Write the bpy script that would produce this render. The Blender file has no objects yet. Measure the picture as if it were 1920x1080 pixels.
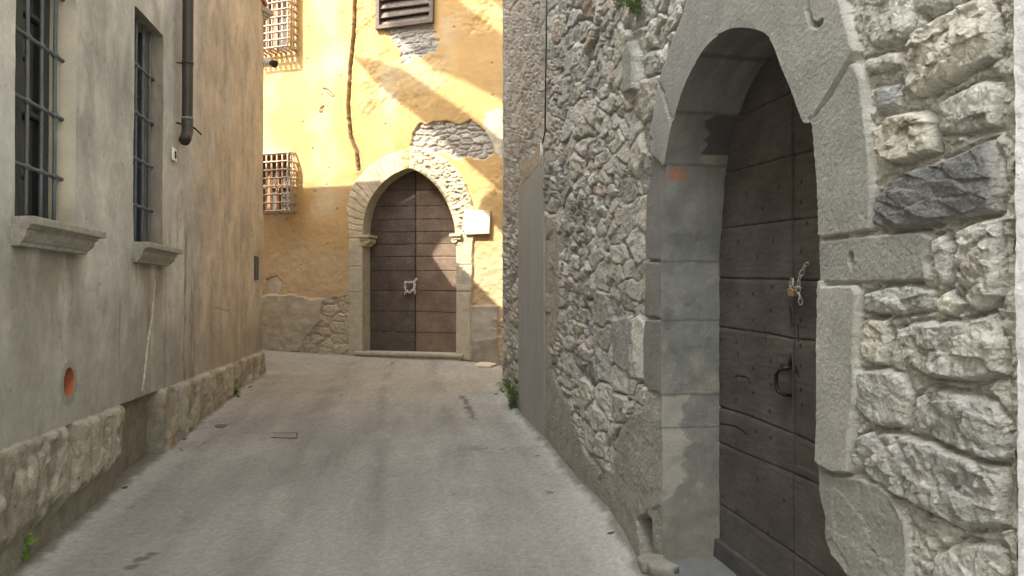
import bpy, bmesh, math, random
import numpy as np
from mathutils import Vector
random.seed(3)
sc = bpy.context.scene
# ------------------------------------------------------------------ camera
F = 1400.0; CZ = 1.6; PITCH = math.atan(20 / F)
cam = bpy.data.cameras.new('camera'); co = bpy.data.objects.new('camera', cam)
sc.collection.objects.link(co); sc.camera = co
co.location = (0, 0, CZ); co.rotation_euler = (math.pi / 2 + PITCH, 0, 0)
cam.lens = F / 1920 * 36; cam.sensor_width = 36; cam.clip_start = .05; cam.clip_end = 2000
# ------------------------------------------------------------------ light
SV = Vector((-.8355, -.778, 1.40))             # towards the sun
SVn = SV.normalized()
elev = math.asin(SVn.z); azim = math.atan2(SVn.x, SVn.y)
w = bpy.data.worlds.new('World'); sc.world = w; w.use_nodes = True
nt = w.node_tree; bg = nt.nodes['Background']
sky = nt.nodes.new('ShaderNodeTexSky'); sky.sky_type = 'NISHITA'; sky.sun_disc = False
sky.sun_elevation = elev; sky.sun_rotation = azim; sky.dust_density = 9.5; sky.air_density = 1.0
hs = nt.nodes.new('ShaderNodeHueSaturation'); hs.inputs['Saturation'].default_value = .04
nt.links.new(sky.outputs[0], hs.inputs['Color']); nt.links.new(hs.outputs[0], bg.inputs[0])
bg.inputs[1].default_value = .15
sl = bpy.data.lights.new('sun', 'SUN'); sl.energy = 4.3; sl.angle = math.radians(.5); sl.color = (1, .93, .80)
so = bpy.data.objects.new('sun', sl); sc.collection.objects.link(so)
so.rotation_euler = SVn.to_track_quat('Z', 'Y').to_euler(); so.location = (-20, -15, 30)
sc.view_settings.view_transform = 'Standard'; sc.view_settings.look = 'None'
sc.view_settings.exposure = 1.70; sc.view_settings.gamma = 1
# ------------------------------------------------------------------ numeric helpers
def h2(ix, iy, s=0):
    a = (ix.astype(np.int64) * 374761393 + iy.astype(np.int64) * 668265263 + s * 982451653) & 0xffffffff
    a = ((a ^ (a >> 13)) * 1274126177) & 0xffffffff
    a = ((a ^ (a >> 16)) * 2246822519) & 0xffffffff
    return ((a ^ (a >> 15)) & 0xffffff) / float(0x1000000)
def noise(x, y, s=0):
    x = np.asarray(x, float); y = np.asarray(y, float)
    ix = np.floor(x); iy = np.floor(y); fx = x - ix; fy = y - iy
    r = 0
    ux = fx ** 3 * (fx * (fx * 6 - 15) + 10); uy = fy ** 3 * (fy * (fy * 6 - 15) + 10)
    def g(dx, dy):
        a = h2(ix + dx, iy + dy, s) * 6.2831853
        return np.cos(a) * (fx - dx) + np.sin(a) * (fy - dy)
    a = g(0, 0) * (1 - ux) + g(1, 0) * ux; b = g(0, 1) * (1 - ux) + g(1, 1) * ux
    return (a * (1 - uy) + b * uy) * 1.5
def fbm(x, y, o=4, s=0, gain=.5):
    r = 0; a = 1.0; t = 0
    for i in range(o):
        r = r + a * noise(x * 2 ** i + i * 17.3, y * 2 ** i - i * 9.1, s + i); t += a; a *= gain
    return r / t
def ridged(x, y, o=4, s=0):
    r = 0; a = 1.0; t = 0
    for i in range(o):
        r = r + a * (1 - 2 * np.abs(noise(x * 2 ** i + i * 7.7, y * 2 ** i + i * 3.1, s + i))); t += a; a *= .5
    return r / t
def worley(x, y, s=0, jit=.9):
    x = np.asarray(x, float); y = np.asarray(y, float)
    ix = np.floor(x); iy = np.floor(y)
    f1 = np.full(x.shape, 9.); f2 = np.full(x.shape, 9.)
    r1 = np.zeros(x.shape); r2 = np.zeros(x.shape); r3 = np.zeros(x.shape); px = np.zeros(x.shape); py = np.zeros(x.shape)
    for dx in (-1, 0, 1):
        for dy in (-1, 0, 1):
            cx = ix + dx; cy = iy + dy
            qx = cx + .5 + (h2(cx, cy, s) - .5) * jit; qy = cy + .5 + (h2(cx, cy, s + 1) - .5) * jit
            d = np.hypot(x - qx, y - qy)
            m = d < f1
            f2 = np.where(m, f1, np.minimum(f2, d))
            f1 = np.where(m, d, f1)
            r1 = np.where(m, h2(cx, cy, s + 2), r1); r2 = np.where(m, h2(cx, cy, s + 3), r2); r3 = np.where(m, h2(cx, cy, s + 4), r3)
            px = np.where(m, x - qx, px); py = np.where(m, y - qy, py)
    return f1, f2, r1, r2, r3, px, py
def facets(x, y, s=0):
    f1, f2, r1, r2, r3, px, py = worley(x, y, s)
    return (r1 - .5) * .8 + px * (r2 - .5) * 2.4 + py * (r3 - .5) * 2.4
def ss(a, b, x):
    t = np.clip((x - a) / (b - a), 0, 1); return t * t * (3 - 2 * t)
def sdpoly(P, u, z, pad=.3):
    P = np.asarray(P, float); u = np.asarray(u, float); z = np.asarray(z, float)
    out = np.full(u.shape, pad)
    m = (u > P[:, 0].min() - pad) & (u < P[:, 0].max() + pad) & (z > P[:, 1].min() - pad) & (z < P[:, 1].max() + pad)
    if not m.any(): return out
    x = u[m]; y = z[m]; d = np.full(x.shape, 1e9); ins = np.zeros(x.shape, bool)
    n = len(P)
    for i in range(n):
        a = P[i]; b = P[(i + 1) % n]; e = b - a; L = max(e @ e, 1e-12)
        t = np.clip(((x - a[0]) * e[0] + (y - a[1]) * e[1]) / L, 0, 1)
        d = np.minimum(d, (x - a[0] - t * e[0]) ** 2 + (y - a[1] - t * e[1]) ** 2)
        c = ((a[1] > y) != (b[1] > y))
        if abs(e[1]) > 1e-12:
            c &= x < e[0] * (y - a[1]) / e[1] + a[0]
            ins ^= c
    d = np.sqrt(d); out[m] = np.where(ins, -d, np.minimum(d, pad)); return out
def sdline(P, u, z, pad=.3):
    P = np.asarray(P, float); out = np.full(np.shape(u), pad)
    m = (u > P[:, 0].min() - pad) & (u < P[:, 0].max() + pad) & (z > P[:, 1].min() - pad) & (z < P[:, 1].max() + pad)
    if not m.any(): return out
    x = u[m]; y = z[m]; d = np.full(x.shape, pad ** 2)
    for i in range(len(P) - 1):
        a = P[i]; e = P[i + 1] - a; L = max(e @ e, 1e-12)
        t = np.clip(((x - a[0]) * e[0] + (y - a[1]) * e[1]) / L, 0, 1)
        d = np.minimum(d, (x - a[0] - t * e[0]) ** 2 + (y - a[1] - t * e[1]) ** 2)
    out[m] = np.sqrt(d); return out
def mixc(c, col, m):
    m = np.clip(m, 0, 1)[..., None]; return c * (1 - m) + np.asarray(col, float) * m
def resample(P, step):
    P = np.asarray(P, float); out = []
    n = len(P)
    for i in range(n):
        a = P[i]; b = P[(i + 1) % n]; k = max(1, int(math.hypot(*(b - a)) / step))
        for j in range(k): out.append(a + (b - a) * j / k)
    return np.array(out)
def closest(P, x, y):
    n = len(P); bd = np.full(x.shape, 1e9); bx = x.copy(); by = y.copy()
    for i in range(n):
        a = P[i]; e = P[(i + 1) % n] - a; L = max(e @ e, 1e-12)
        t = np.clip(((x - a[0]) * e[0] + (y - a[1]) * e[1]) / L, 0, 1)
        qx = a[0] + t * e[0]; qy = a[1] + t * e[1]; d = (x - qx) ** 2 + (y - qy) ** 2
        m = d < bd; bd = np.where(m, d, bd); bx = np.where(m, qx, bx); by = np.where(m, qy, by)
    return bx, by
def ray(px, py):
    cx = (px - 960) / F; cy = (540 - py) / F
    c, s = math.cos(PITCH), math.sin(PITCH)
    return np.array([cx, c - s * cy, s + c * cy])
class Frame:
    def __init__(s, o, t, n):
        s.o = np.array(o, float); s.t = np.array(t, float) / math.hypot(*t); s.n = np.array(n, float) / math.hypot(*n)
    def P(s, u, z, d=0):
        u = np.asarray(u, float); z = np.asarray(z, float); d = np.asarray(d, float) + 0 * u
        return np.stack([s.o[0] + s.t[0] * u + s.n[0] * d, s.o[1] + s.t[1] * u + s.n[1] * d, z + 0 * u], -1)
    def uz(s, px, py, d=0):
        r = ray(px, py); k = (s.o @ s.n + d) / (r[:2] @ s.n); p = r * k
        return float((p[:2] - s.o) @ s.t), float(p[2] + CZ)
    def poly(s, pts, d=0): return [s.uz(x, y, d) for x, y in pts]
RW = Frame((1.16, 0), (-.15, 1), (-1, -.15))          # stone wall on the right
LW = Frame((-1.88, 0), (-.15, 1), (1, .15))           # plastered wall on the left
FW = Frame((-4.05, 12.2), (1, -.33), (-.33, -1))      # ochre facade at the end
# ------------------------------------------------------------------ objects
C = sc.collection
def rootloc(o):
    while o is not None and o.parent is not None: o = o.parent
    return np.array(o.location) if o is not None else np.zeros(3)
def thing(name, label, cat, loc=(0, 0, 0), group=None):
    o = bpy.data.objects.new(name, None); C.objects.link(o); o.location = loc; o.empty_display_size = .1
    o['label'] = label; o['category'] = cat
    if group: o['group'] = group
    return o
def mk(name, V, faces, mat, parent=None, col=None, smooth=True, org=None):
    V = np.asarray(V, float).reshape(-1, 3)
    L = rootloc(parent) if parent is not None else (np.zeros(3) if org is None else np.array(org, float))
    me = bpy.data.meshes.new(name)
    fa = np.asarray(faces) if not isinstance(faces, list) else None
    if fa is not None and fa.ndim == 2:
        n, k = fa.shape
        me.vertices.add(len(V)); me.vertices.foreach_set('co', (V - L).ravel())
        me.loops.add(n * k); me.loops.foreach_set('vertex_index', fa.ravel().astype(np.int32))
        me.polygons.add(n); me.polygons.foreach_set('loop_start', np.arange(0, n * k, k, dtype=np.int32))
        me.update(calc_edges=True); me.validate()
    else:
        me.from_pydata((V - L).tolist(), [], [list(map(int, f)) for f in faces]); me.update()
    if col is not None:
        ca = me.color_attributes.new('Col', 'FLOAT_COLOR', 'POINT')
        c4 = np.ones((len(V), 4)); c4[:, :3] = np.asarray(col).reshape(-1, 3) if np.ndim(col) > 1 else col
        ca.data.foreach_set('color', c4.ravel())
    me.polygons.foreach_set('use_smooth', np.full(len(me.polygons), smooth))
    me.materials.append(mat)
    o = bpy.data.objects.new(name, me); C.objects.link(o)
    if parent is not None: o.parent = parent
    else: o.location = L
    return o
def tag(o, label=None, cat=None, group=None, kind=None):
    for k, v in (('label', label), ('category', cat), ('group', group), ('kind', kind)):
        if v: o[k] = v
    return o
class MB:
    """collects solids into one mesh"""
    def __init__(s): s.v = []; s.f = []
    def add(s, v, f):
        b = len(s.v); s.v += [tuple(map(float, p)) for p in v]; s.f += [[b + i for i in q] for q in f]
    def box(s, c, ax, ay, az, j=0):
        c, ax, ay, az = (np.array(q, float) for q in (c, ax, ay, az)); v = []
        for k in (-1, 1):
            for (i, jj) in ((-1, -1), (1, -1), (1, 1), (-1, 1)):
                v.append(c + ax * i + ay * jj + az * k + np.array([random.uniform(-j, j) for _ in range(3)]))
        s.add(v, [(0, 3, 2, 1), (4, 5, 6, 7), (0, 1, 5, 4), (1, 2, 6, 5), (2, 3, 7, 6), (3, 0, 4, 7)])
    def tube(s, pts, r, n=8, caps=True):
        pts = [np.array(p, float) for p in pts]; rr = r if hasattr(r, '__len__') else [r] * len(pts)
        v = []; f = []; up = None
        for i, p in enumerate(pts):
            d = pts[min(i + 1, len(pts) - 1)] - pts[max(i - 1, 0)]; d /= np.linalg.norm(d) + 1e-9
            if up is None: up = np.array((0, 0, 1.)) if abs(d[2]) < .9 else np.array((1., 0, 0))
            x = np.cross(up, d); x /= np.linalg.norm(x) + 1e-9; y = np.cross(d, x); up = y
            for k in range(n):
                a = 2 * math.pi * k / n; v.append(p + rr[i] * (x * math.cos(a) + y * math.sin(a)))
        for i in range(len(pts) - 1):
            for k in range(n):
                f.append((i * n + k, i * n + (k + 1) % n, (i + 1) * n + (k + 1) % n, (i + 1) * n + k))
        if caps: f.append(tuple(range(n - 1, -1, -1))); f.append(tuple((len(pts) - 1) * n + k for k in range(n)))
        s.add(v, f)
    def ring(s, c, ax, ay, R, Rl, r, n=16, m=6):
        """oval chain link"""
        c, ax, ay = (np.array(q, float) for q in (c, ax, ay)); pts = []
        for i in range(n):
            a = 2 * math.pi * i / n; pts.append(c + ax * math.cos(a) * Rl + ay * math.sin(a) * R)
        az = np.cross(ax, ay); v = []; f = []
        for i in range(n):
            a = 2 * math.pi * i / n; o = ax * math.cos(a) + ay * math.sin(a)
            for k in range(m):
                b = 2 * math.pi * k / m; v.append(pts[i] + r * (o * math.cos(b) + az * math.sin(b)))
        for i in range(n):
            for k in range(m):
                f.append((i * m + k, ((i + 1) % n) * m + k, ((i + 1) % n) * m + (k + 1) % m, i * m + (k + 1) % m))
        s.add(v, f)
    def prism(s, P3a, P3b):
        n = len(P3a); s.add(list(P3a) + list(P3b), [tuple(range(n)), tuple(range(2 * n - 1, n - 1, -1))] + [(i, n + i, n + (i + 1) % n, (i + 1) % n) for i in range(n)])
    def build(s, name, mat, parent=None, smooth=False, org=None, bevel=0):
        o = mk(name, s.v, s.f, mat, parent, None, smooth, org)
        bm = bmesh.new(); bm.from_mesh(o.data); bmesh.ops.recalc_face_normals(bm, faces=bm.faces); bm.to_mesh(o.data); bm.free()
        if smooth:
            pass
        if bevel:
            m = o.modifiers.new('bevel', 'BEVEL'); m.width = bevel; m.segments = 2
        return o
# ------------------------------------------------------------------ materials
def mat(name, base=None, rough=.9, spec=.3, n1=(8, .25), n2=(90, .2), bump=((40, .4, .004), (220, .5, .0015)), metal=0, streak=None, tint=None):
    """base None -> vertex colour 'Col'; n1,n2 = (scale, contrast) mottling; streak=(sx,sy,sz,amt)"""
    m = bpy.data.materials.new(name); m.use_nodes = True; t = m.node_tree; N = t.nodes; L = t.links
    bs = N['Principled BSDF']; bs.inputs['Roughness'].default_value = rough; bs.inputs['Specular IOR Level'].default_value = spec
    bs.inputs['Metallic'].default_value = metal
    tc = N.new('ShaderNodeTexCoord')
    if base is None:
        a = N.new('ShaderNodeAttribute'); a.attribute_name = 'Col'; cur = a.outputs['Color']
    else:
        r = N.new('ShaderNodeRGB'); r.outputs[0].default_value = (*base, 1); cur = r.outputs[0]
    def mul(cur, fac, amt):
        mr = N.new('ShaderNodeMapRange'); mr.inputs['From Min'].default_value = .25; mr.inputs['From Max'].default_value = .75
        mr.inputs['To Min'].default_value = 1 - amt; mr.inputs['To Max'].default_value = 1 + amt; L.new(fac, mr.inputs['Value'])
        v = N.new('ShaderNodeVectorMath'); v.operation = 'MULTIPLY'; L.new(cur, v.inputs[0]); L.new(mr.outputs[0], v.inputs[1]); return v.outputs[0]
    for sc_, am in (n1, n2):
        if am:
            n = N.new('ShaderNodeTexNoise'); n.inputs['Scale'].default_value = sc_; n.inputs['Detail'].default_value = 5; n.inputs['Roughness'].default_value = .65
            L.new(tc.outputs['Object'], n.inputs['Vector']); cur = mul(cur, n.outputs[0], am)
    if streak:
        mp = N.new('ShaderNodeMapping'); mp.inputs['Scale'].default_value = streak[:3]; L.new(tc.outputs['Object'], mp.inputs[0])
        n = N.new('ShaderNodeTexNoise'); n.inputs['Scale'].default_value = 1; n.inputs['Detail'].default_value = 6; n.inputs['Roughness'].default_value = .6
        L.new(mp.outputs[0], n.inputs['Vector']); cur = mul(cur, n.outputs[0], streak[3])
    L.new(cur, bs.inputs['Base Color'])
    prev = None
    for sc_, st, di in bump:
        n = N.new('ShaderNodeTexNoise'); n.inputs['Scale'].default_value = sc_; n.inputs['Detail'].default_value = 4
        L.new(tc.outputs['Object'], n.inputs['Vector'])
        b = N.new('ShaderNodeBump'); b.inputs['Strength'].default_value = st; b.inputs['Distance'].default_value = di
        L.new(n.outputs[0], b.inputs['Height'])
        if prev: L.new(prev, b.inputs['Normal'])
        prev = b.outputs[0]
    if prev: L.new(prev, bs.inputs['Normal'])
    return m
M = dict(
    stone=mat('rough_stone', bump=((20, .35, .010), (48, .75, .011), (130, .8, .006)), n1=(14, .22), n2=(110, .30)),
    dressed=mat('dressed_sandstone', bump=((60, .35, .004), (170, .7, .004)), n1=(6, .12), n2=(150, .16)),
    plaster=mat('lime_plaster', bump=((12, .25, .008), (150, .35, .0012)), n1=(5, .14), n2=(120, .14), streak=(3, 3, 1.6, .05)),
    ochre=mat('ochre_plaster', bump=((14, .5, .012), (60, .45, .004)), n1=(3, .10), n2=(60, .10)),
    fstone=mat('facade_stone', bump=((25, .5, .01), (90, .6, .006)), n1=(9, .18), n2=(60, .2)),
    wood=mat('old_door_wood', rough=.78, bump=((60, .35, .002), (300, .3, .0008)), n1=(5, .25), n2=(60, .18), streak=(14, 14, 120, .22)),
    asphalt=mat('worn_asphalt', rough=.92, bump=((90, .5, .004), (330, .8, .003)), n1=(1.6, .10), n2=(200, .28)),
    iron=mat('grey_wrought_iron', (.12, .14, .15), .6, .4, metal=.25),
    black=mat('black_iron', (.015, .015, .016), .5, .5, metal=.4),
    steel=mat('galvanised_steel', (.5, .48, .45), .35, .5, metal=.8),
    brass=mat('old_brass', (.42, .30, .12), .4, .5, metal=.7),
    rustbar=mat('rusted_bars', (.44, .34, .26), .85, .3),
    glass=mat('dark_window_glass', (.012, .016, .018), .12, .6, n1=(2, .1), n2=(30, 0), bump=((3, .1, .01),)),
    frame=mat('dark_green_frame', (.045, .055, .055), .55, .4),
    sill=mat('weathered_sill_stone', (.36, .34, .29), .95, n1=(20, .3), n2=(140, .3)),
    pipe=mat('copper_pipe_brown', (.062, .052, .045), .5, .4, n1=(6, .25), n2=(60, .1), metal=.3),
    verdigris=mat('verdigris_solder', (.17, .26, .22), .8),
    white=mat('white_paint', (.75, .74, .70), .5, .4, n1=(10, .06), n2=(60, .04)),
    dark=mat('dark_plastic', (.02, .02, .022), .4, .4),
    shutter=mat('weathered_shutter_wood', (.15, .122, .10), .9, n1=(20, .3), n2=(140, .3), streak=(8, 8, 90, .4)),
    terracotta=mat('terracotta', (.42, .15, .07), .85),
    marble=mat('pale_marble', (.50, .46, .34), .7, n1=(8, .05), n2=(40, .05)),
    panel=mat('grey_sheet_panel', (.27, .275, .26), .7, .3, n1=(2, .12), n2=(60, .05), streak=(6, 6, .8, .10), bump=((8, .1, .004),)),
    roof=mat('terracotta_roof_tile', (.33, .17, .10), .9, n1=(8, .3), n2=(60, .3)),
    shade=mat('pale_house_wall', (.42, .38, .30), .95, n1=(2, .12), n2=(50, .08)),
    leaf=mat('weed_leaf', (.16, .23, .08), .6, .4, n1=(30, .3), n2=(90, .2), bump=()),
    dryleaf=mat('pale_weed_leaf', (.24, .27, .13), .7, .3, n1=(30, .3), n2=(90, .2), bump=()),
    neigh=mat('white_render', (.76, .76, .77), .95, bump=((60, .5, .006), (200, .6, .004)), n1=(5, .05), n2=(120, .08)),
    ink=mat('black_ink', (.02, .02, .02), .7, bump=()),
    castiron=mat('cast_iron_cover', (.13, .12, .11), .7, .4, metal=.2),
)
# ------------------------------------------------------------------ relief builder
def relief(fr, U, Z, fun, holes, names, parent, off=0):
    """U,Z 2-D grids. fun(u,z)->h,col,reg. One mesh per region id in names {id:(name,mat)}"""
    U = U.copy(); Z = Z.copy()
    ins = np.zeros(U.shape, bool); rmv = np.zeros((U.shape[0] - 1, U.shape[1] - 1), bool)
    for P in holes:
        P = np.array(P, float); sd = sdpoly(P, U, Z, .05); i1 = sd < 0; ins |= i1
        f = i1[:-1, :-1] & i1[1:, :-1] & i1[:-1, 1:] & i1[1:, 1:]; rmv |= f
        anyf = ~f
        need = np.zeros(U.shape, bool)
        for a, b in ((slice(None, -1), slice(None, -1)), (slice(1, None), slice(None, -1)), (slice(None, -1), slice(1, None)), (slice(1, None), slice(1, None))):
            need[a, b] |= anyf
        mv = i1 & need
        if mv.any():
            x, y = closest(P, U[mv], Z[mv]); U[mv] = x; Z[mv] = y
    h, col, reg = fun(U, Z)
    V = fr.P(U, Z, h + off); idx = np.arange(U.size).reshape(U.shape)
    Q = np.stack([idx[:-1, :-1], idx[:-1, 1:], idx[1:, 1:], idx[1:, :-1]], -1)
    rf = np.minimum.reduce([reg[:-1, :-1], reg[1:, :-1], reg[:-1, 1:], reg[1:, 1:]])
    V = V.reshape(-1, 3); col = col.reshape(-1, 3); res = {}
    # orientation
    e1 = fr.P(U[0:1, 1:2], Z[0:1, 0:1])[0, 0] - fr.P(U[0:1, 0:1], Z[0:1, 0:1])[0, 0]
    nrm = np.cross(e1, (0, 0, 1.)) * (1 if Z[1, 0] > Z[0, 0] else -1)
    flip = nrm[:2] @ fr.n < 0
    for rid, (nm, mt) in names.items():
        q = Q[(rf == rid) & ~rmv]
        if not len(q): continue
        if flip: q = q[:, ::-1]
        un, inv = np.unique(q.ravel(), return_inverse=True)
        res[rid] = mk(nm, V[un], inv.reshape(-1, 4), mt, parent, col[un])
    return res
def reveal(name, fr, P, fun, depth, colfun, mt, parent, step=.012, nd=14, closed=True, rough=.004, front=None):
    """lining of an opening, from the wall surface back to depth"""
    P = resample(P, step) if closed else np.array(P, float); n = len(P)
    h, _, _ = fun(P[:, 0], P[:, 1]) if front is None else (np.full(n, front), 0, 0)
    ar = sum(P[i, 0] * P[(i + 1) % n, 1] - P[(i + 1) % n, 0] * P[i, 1] for i in range(n)); sgn = 1 if ar > 0 else -1
    t = np.roll(P, -1, 0) - np.roll(P, 1, 0); t /= np.linalg.norm(t, axis=1)[:, None] + 1e-9
    nn = np.stack([-t[:, 1], t[:, 0]], -1) * sgn            # inward
    V = []; cc = []
    s = np.cumsum(np.hypot(*(np.roll(P, -1, 0) - P).T))
    for k in range(nd + 1):
        w_ = (k / nd); d = h * (1 - w_) + (-depth) * w_
        r = rough * fbm(s * 12, d * 12 + 3, 4, 5) * min(1, k / 2)
        V.append(fr.P(P[:, 0] + nn[:, 0] * r, P[:, 1] + nn[:, 1] * r, d)); cc.append(colfun(P[:, 0], P[:, 1], -d))
    V = np.array(V).reshape(-1, 3); cc = np.array(cc).reshape(-1, 3); f = []
    for k in range(nd):
        for i in range(n):
            j = (i + 1) % n; f.append((k * n + i, k * n + j, (k + 1) * n + j, (k + 1) * n + i))
    return mk(name, V, np.array(f), mt, parent, cc)
def fan(us, zlo, zhi, zmin, zmax, rows, nlo=6, nhi=8):
    """grid: columns us; dense rows between zlo,zhi; sparse rows outside"""
    us = np.asarray(us); nlo = 0 if zmin is None else nlo
    k = np.linspace(0, 1, rows)[:, None]; Zm = zlo + (zhi - zlo) * k
    parts = []
    if nlo: parts.append((zmin + (zlo - zmin) * np.linspace(0, 1, nlo + 1)[:-1, None]))
    parts.append(Zm)
    if nhi: parts.append((zhi + (zmax - zhi) * np.linspace(0, 1, nhi + 1)[1:, None]))
    Z = np.concatenate(parts, 0); return np.broadcast_to(us, Z.shape).copy(), Z
# ================================================================== ground height
GP = []
def gadd(fr, pts):
    for x, y in pts:
        u, z = fr.uz(x, y); p = fr.P(u, z); GP.append((p[0], p[1], z))
gadd(LW, [(60, 1052), (150, 975), (230, 908), (350, 812), (440, 737), (490, 700)])
gadd(RW, [(1215, 1078), (1150, 975), (1085, 900), (1020, 822), (978, 775), (952, 735)])
gadd(FW, [(495, 655), (560, 660), (660, 666), (780, 672), (865, 676), (940, 684)])
GP += [(-1.9, 0, .06), (1.1, 0, .06), (-1.9, -4, -.2), (1.2, -4, -.2), (-7, 11.5, .85), (-11, 12.5, 1.1), (3, 9.4, .6), (7, 8.5, .5)]
GP = np.array(GP)
_d = np.hypot(GP[:, 0][:, None] - GP[:, 0], GP[:, 1][:, None] - GP[:, 1])
_A = np.block([[_d + np.eye(len(GP)) * .25, np.ones((len(GP), 1)), GP[:, :2]], [np.ones((1, len(GP))), np.zeros((1, 3))], [GP[:, :2].T, np.zeros((2, 3))]])
_w = np.linalg.solve(_A, np.concatenate([GP[:, 2], np.zeros(3)]))
def gz(x, y):
    x = np.asarray(x, float); y = np.asarray(y, float); r = _w[-3] + _w[-2] * x + _w[-1] * y
    for i in range(len(GP)): r = r + _w[i] * np.sqrt((x - GP[i, 0]) ** 2 + (y - GP[i, 1]) ** 2 + .02)
    return r
def gzw(fr, u): p = fr.P(u, 0 * np.asarray(u, float)); return gz(p[..., 0], p[..., 1])
def bound(Y): return -1.88 - .15 * Y, 1.16 - .15 * Y
def gpx(px, py):
    r = ray(px, py); k = 5.
    for _ in range(40):
        p = r * k; g = float(gz(p[0], p[1])); k = k + (p[2] + CZ - g) / max(.03, (-r[2] + .06)) * .7
    p = r * k; return p[0], p[1], float(gz(p[0], p[1]))
# ================================================================== RIGHT HOUSE (stone)
rp = lambda pts: RW.poly(pts)
rpb = lambda pts: [RW.uz(x, y, .006 + .018 * min(1, max(0, (x - 1290) / 160))) for x, y in pts]
OPEN_R = rpb([(1240, 1060), (1241, 900), (1240, 740), (1241, 600), (1240, 490), (1246, 400), (1250, 315), (1256, 275), (1265, 232), (1278, 185), (1295, 140), (1312, 108), (1328, 84), (1347, 66), (1366, 56), (1385, 50),
             (1425, 55), (1440, 68), (1447, 78), (1460, 110), (1480, 160), (1498, 208), (1503, 225), (1512, 233), (1521, 226), (1524, 262), (1530, 330), (1533, 430), (1531, 480), (1535, 530), (1534, 650), (1533, 780), (1530, 850), (1533, 930),
             (1546, 957), (1543, 1005), (1550, 1035), (1575, 1062), (1595, 1095)])
def chaikin(P, n=2):
    for _ in range(n):
        Q = [P[0]]
        for i in range(len(P) - 1):
            a, b_ = np.array(P[i]), np.array(P[i + 1]); Q += [tuple(a * .75 + b_ * .25), tuple(a * .25 + b_ * .75)]
        P = Q + [P[-1]]
    return P
OPEN_R = chaikin(OPEN_R)
OPEN_R += [(OPEN_R[-1][0], .1), (OPEN_R[0][0], .1)]
BLK = [  # dressed stones: outline, colour, proud
    ([(1345, 74), (1312, 108), (1295, 140), (1278, 185), (1265, 232), (1240, 147), (1262, 80), (1285, 20), (1300, -40), (1352, -60), (1347, 20), (1350, 58)], (.30, .305, .285), .020),
    ([(1265, 232), (1256, 275), (1250, 315), (1222, 288), (1224, 240), (1240, 149)], (.30, .305, .285), .026),
    ([(1350, 58), (1347, 20), (1352, -60), (1452, -60), (1450, 0), (1447, 78), (1425, 55), (1385, 50)], (.31, .31, .285), .028),
    ([(1447, 78), (1450, 0), (1452, -60), (1555, -60), (1575, 0), (1590, 55), (1601, 95), (1592, 112), (1556, 172), (1525, 222), (1512, 233), (1503, 225), (1480, 160), (1460, 110)], (.34, .34, .31), .034),
    ([(1521, 226), (1558, 176), (1593, 114), (1610, 140), (1620, 210), (1628, 300), (1632, 370), (1627, 432), (1600, 438), (1533, 448), (1533, 430), (1530, 330), (1524, 262)], (.33, .33, .30), .030),
    ([(1533, 452), (1600, 442), (1720, 433), (1737, 443), (1728, 490), (1733, 526), (1690, 529), (1535, 531), (1531, 480)], (.29, .29, .265), .024),
    ([(1535, 536), (1598, 534), (1608, 550), (1603, 640), (1602, 740), (1594, 805), (1592, 888), (1560, 888), (1533, 872), (1533, 780), (1534, 650)], (.37, .37, .33), .038),
    ([(1533, 878), (1560, 892), (1592, 893), (1640, 905), (1672, 935), (1690, 990), (1700, 1100), (1700, 1180), (1595, 1180), (1595, 1095), (1575, 1062), (1550, 1035), (1543, 1005), (1546, 957), (1533, 930)], (.30, .30, .27), .026),
    ([(1250, 315), (1246, 400), (1240, 490), (1211, 486), (1212, 380), (1222, 290)], (.20, .20, .19), .012),
    ([(1240, 492), (1241, 597), (1208, 594), (1210, 489)], (.22, .22, .20), .010),
    ([(1241, 600), (1240, 735), (1215, 735), (1206, 700), (1208, 598)], (.22, .22, .20), .010),
]
BLK = [(rpb(p), c, h) for p, c, h in BLK]
SLATE = (.15, .155, .155); GREY = (.385, .385, .36); CREAM = (.52, .50, .43); PALE = (.46, .45, .41)
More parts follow.
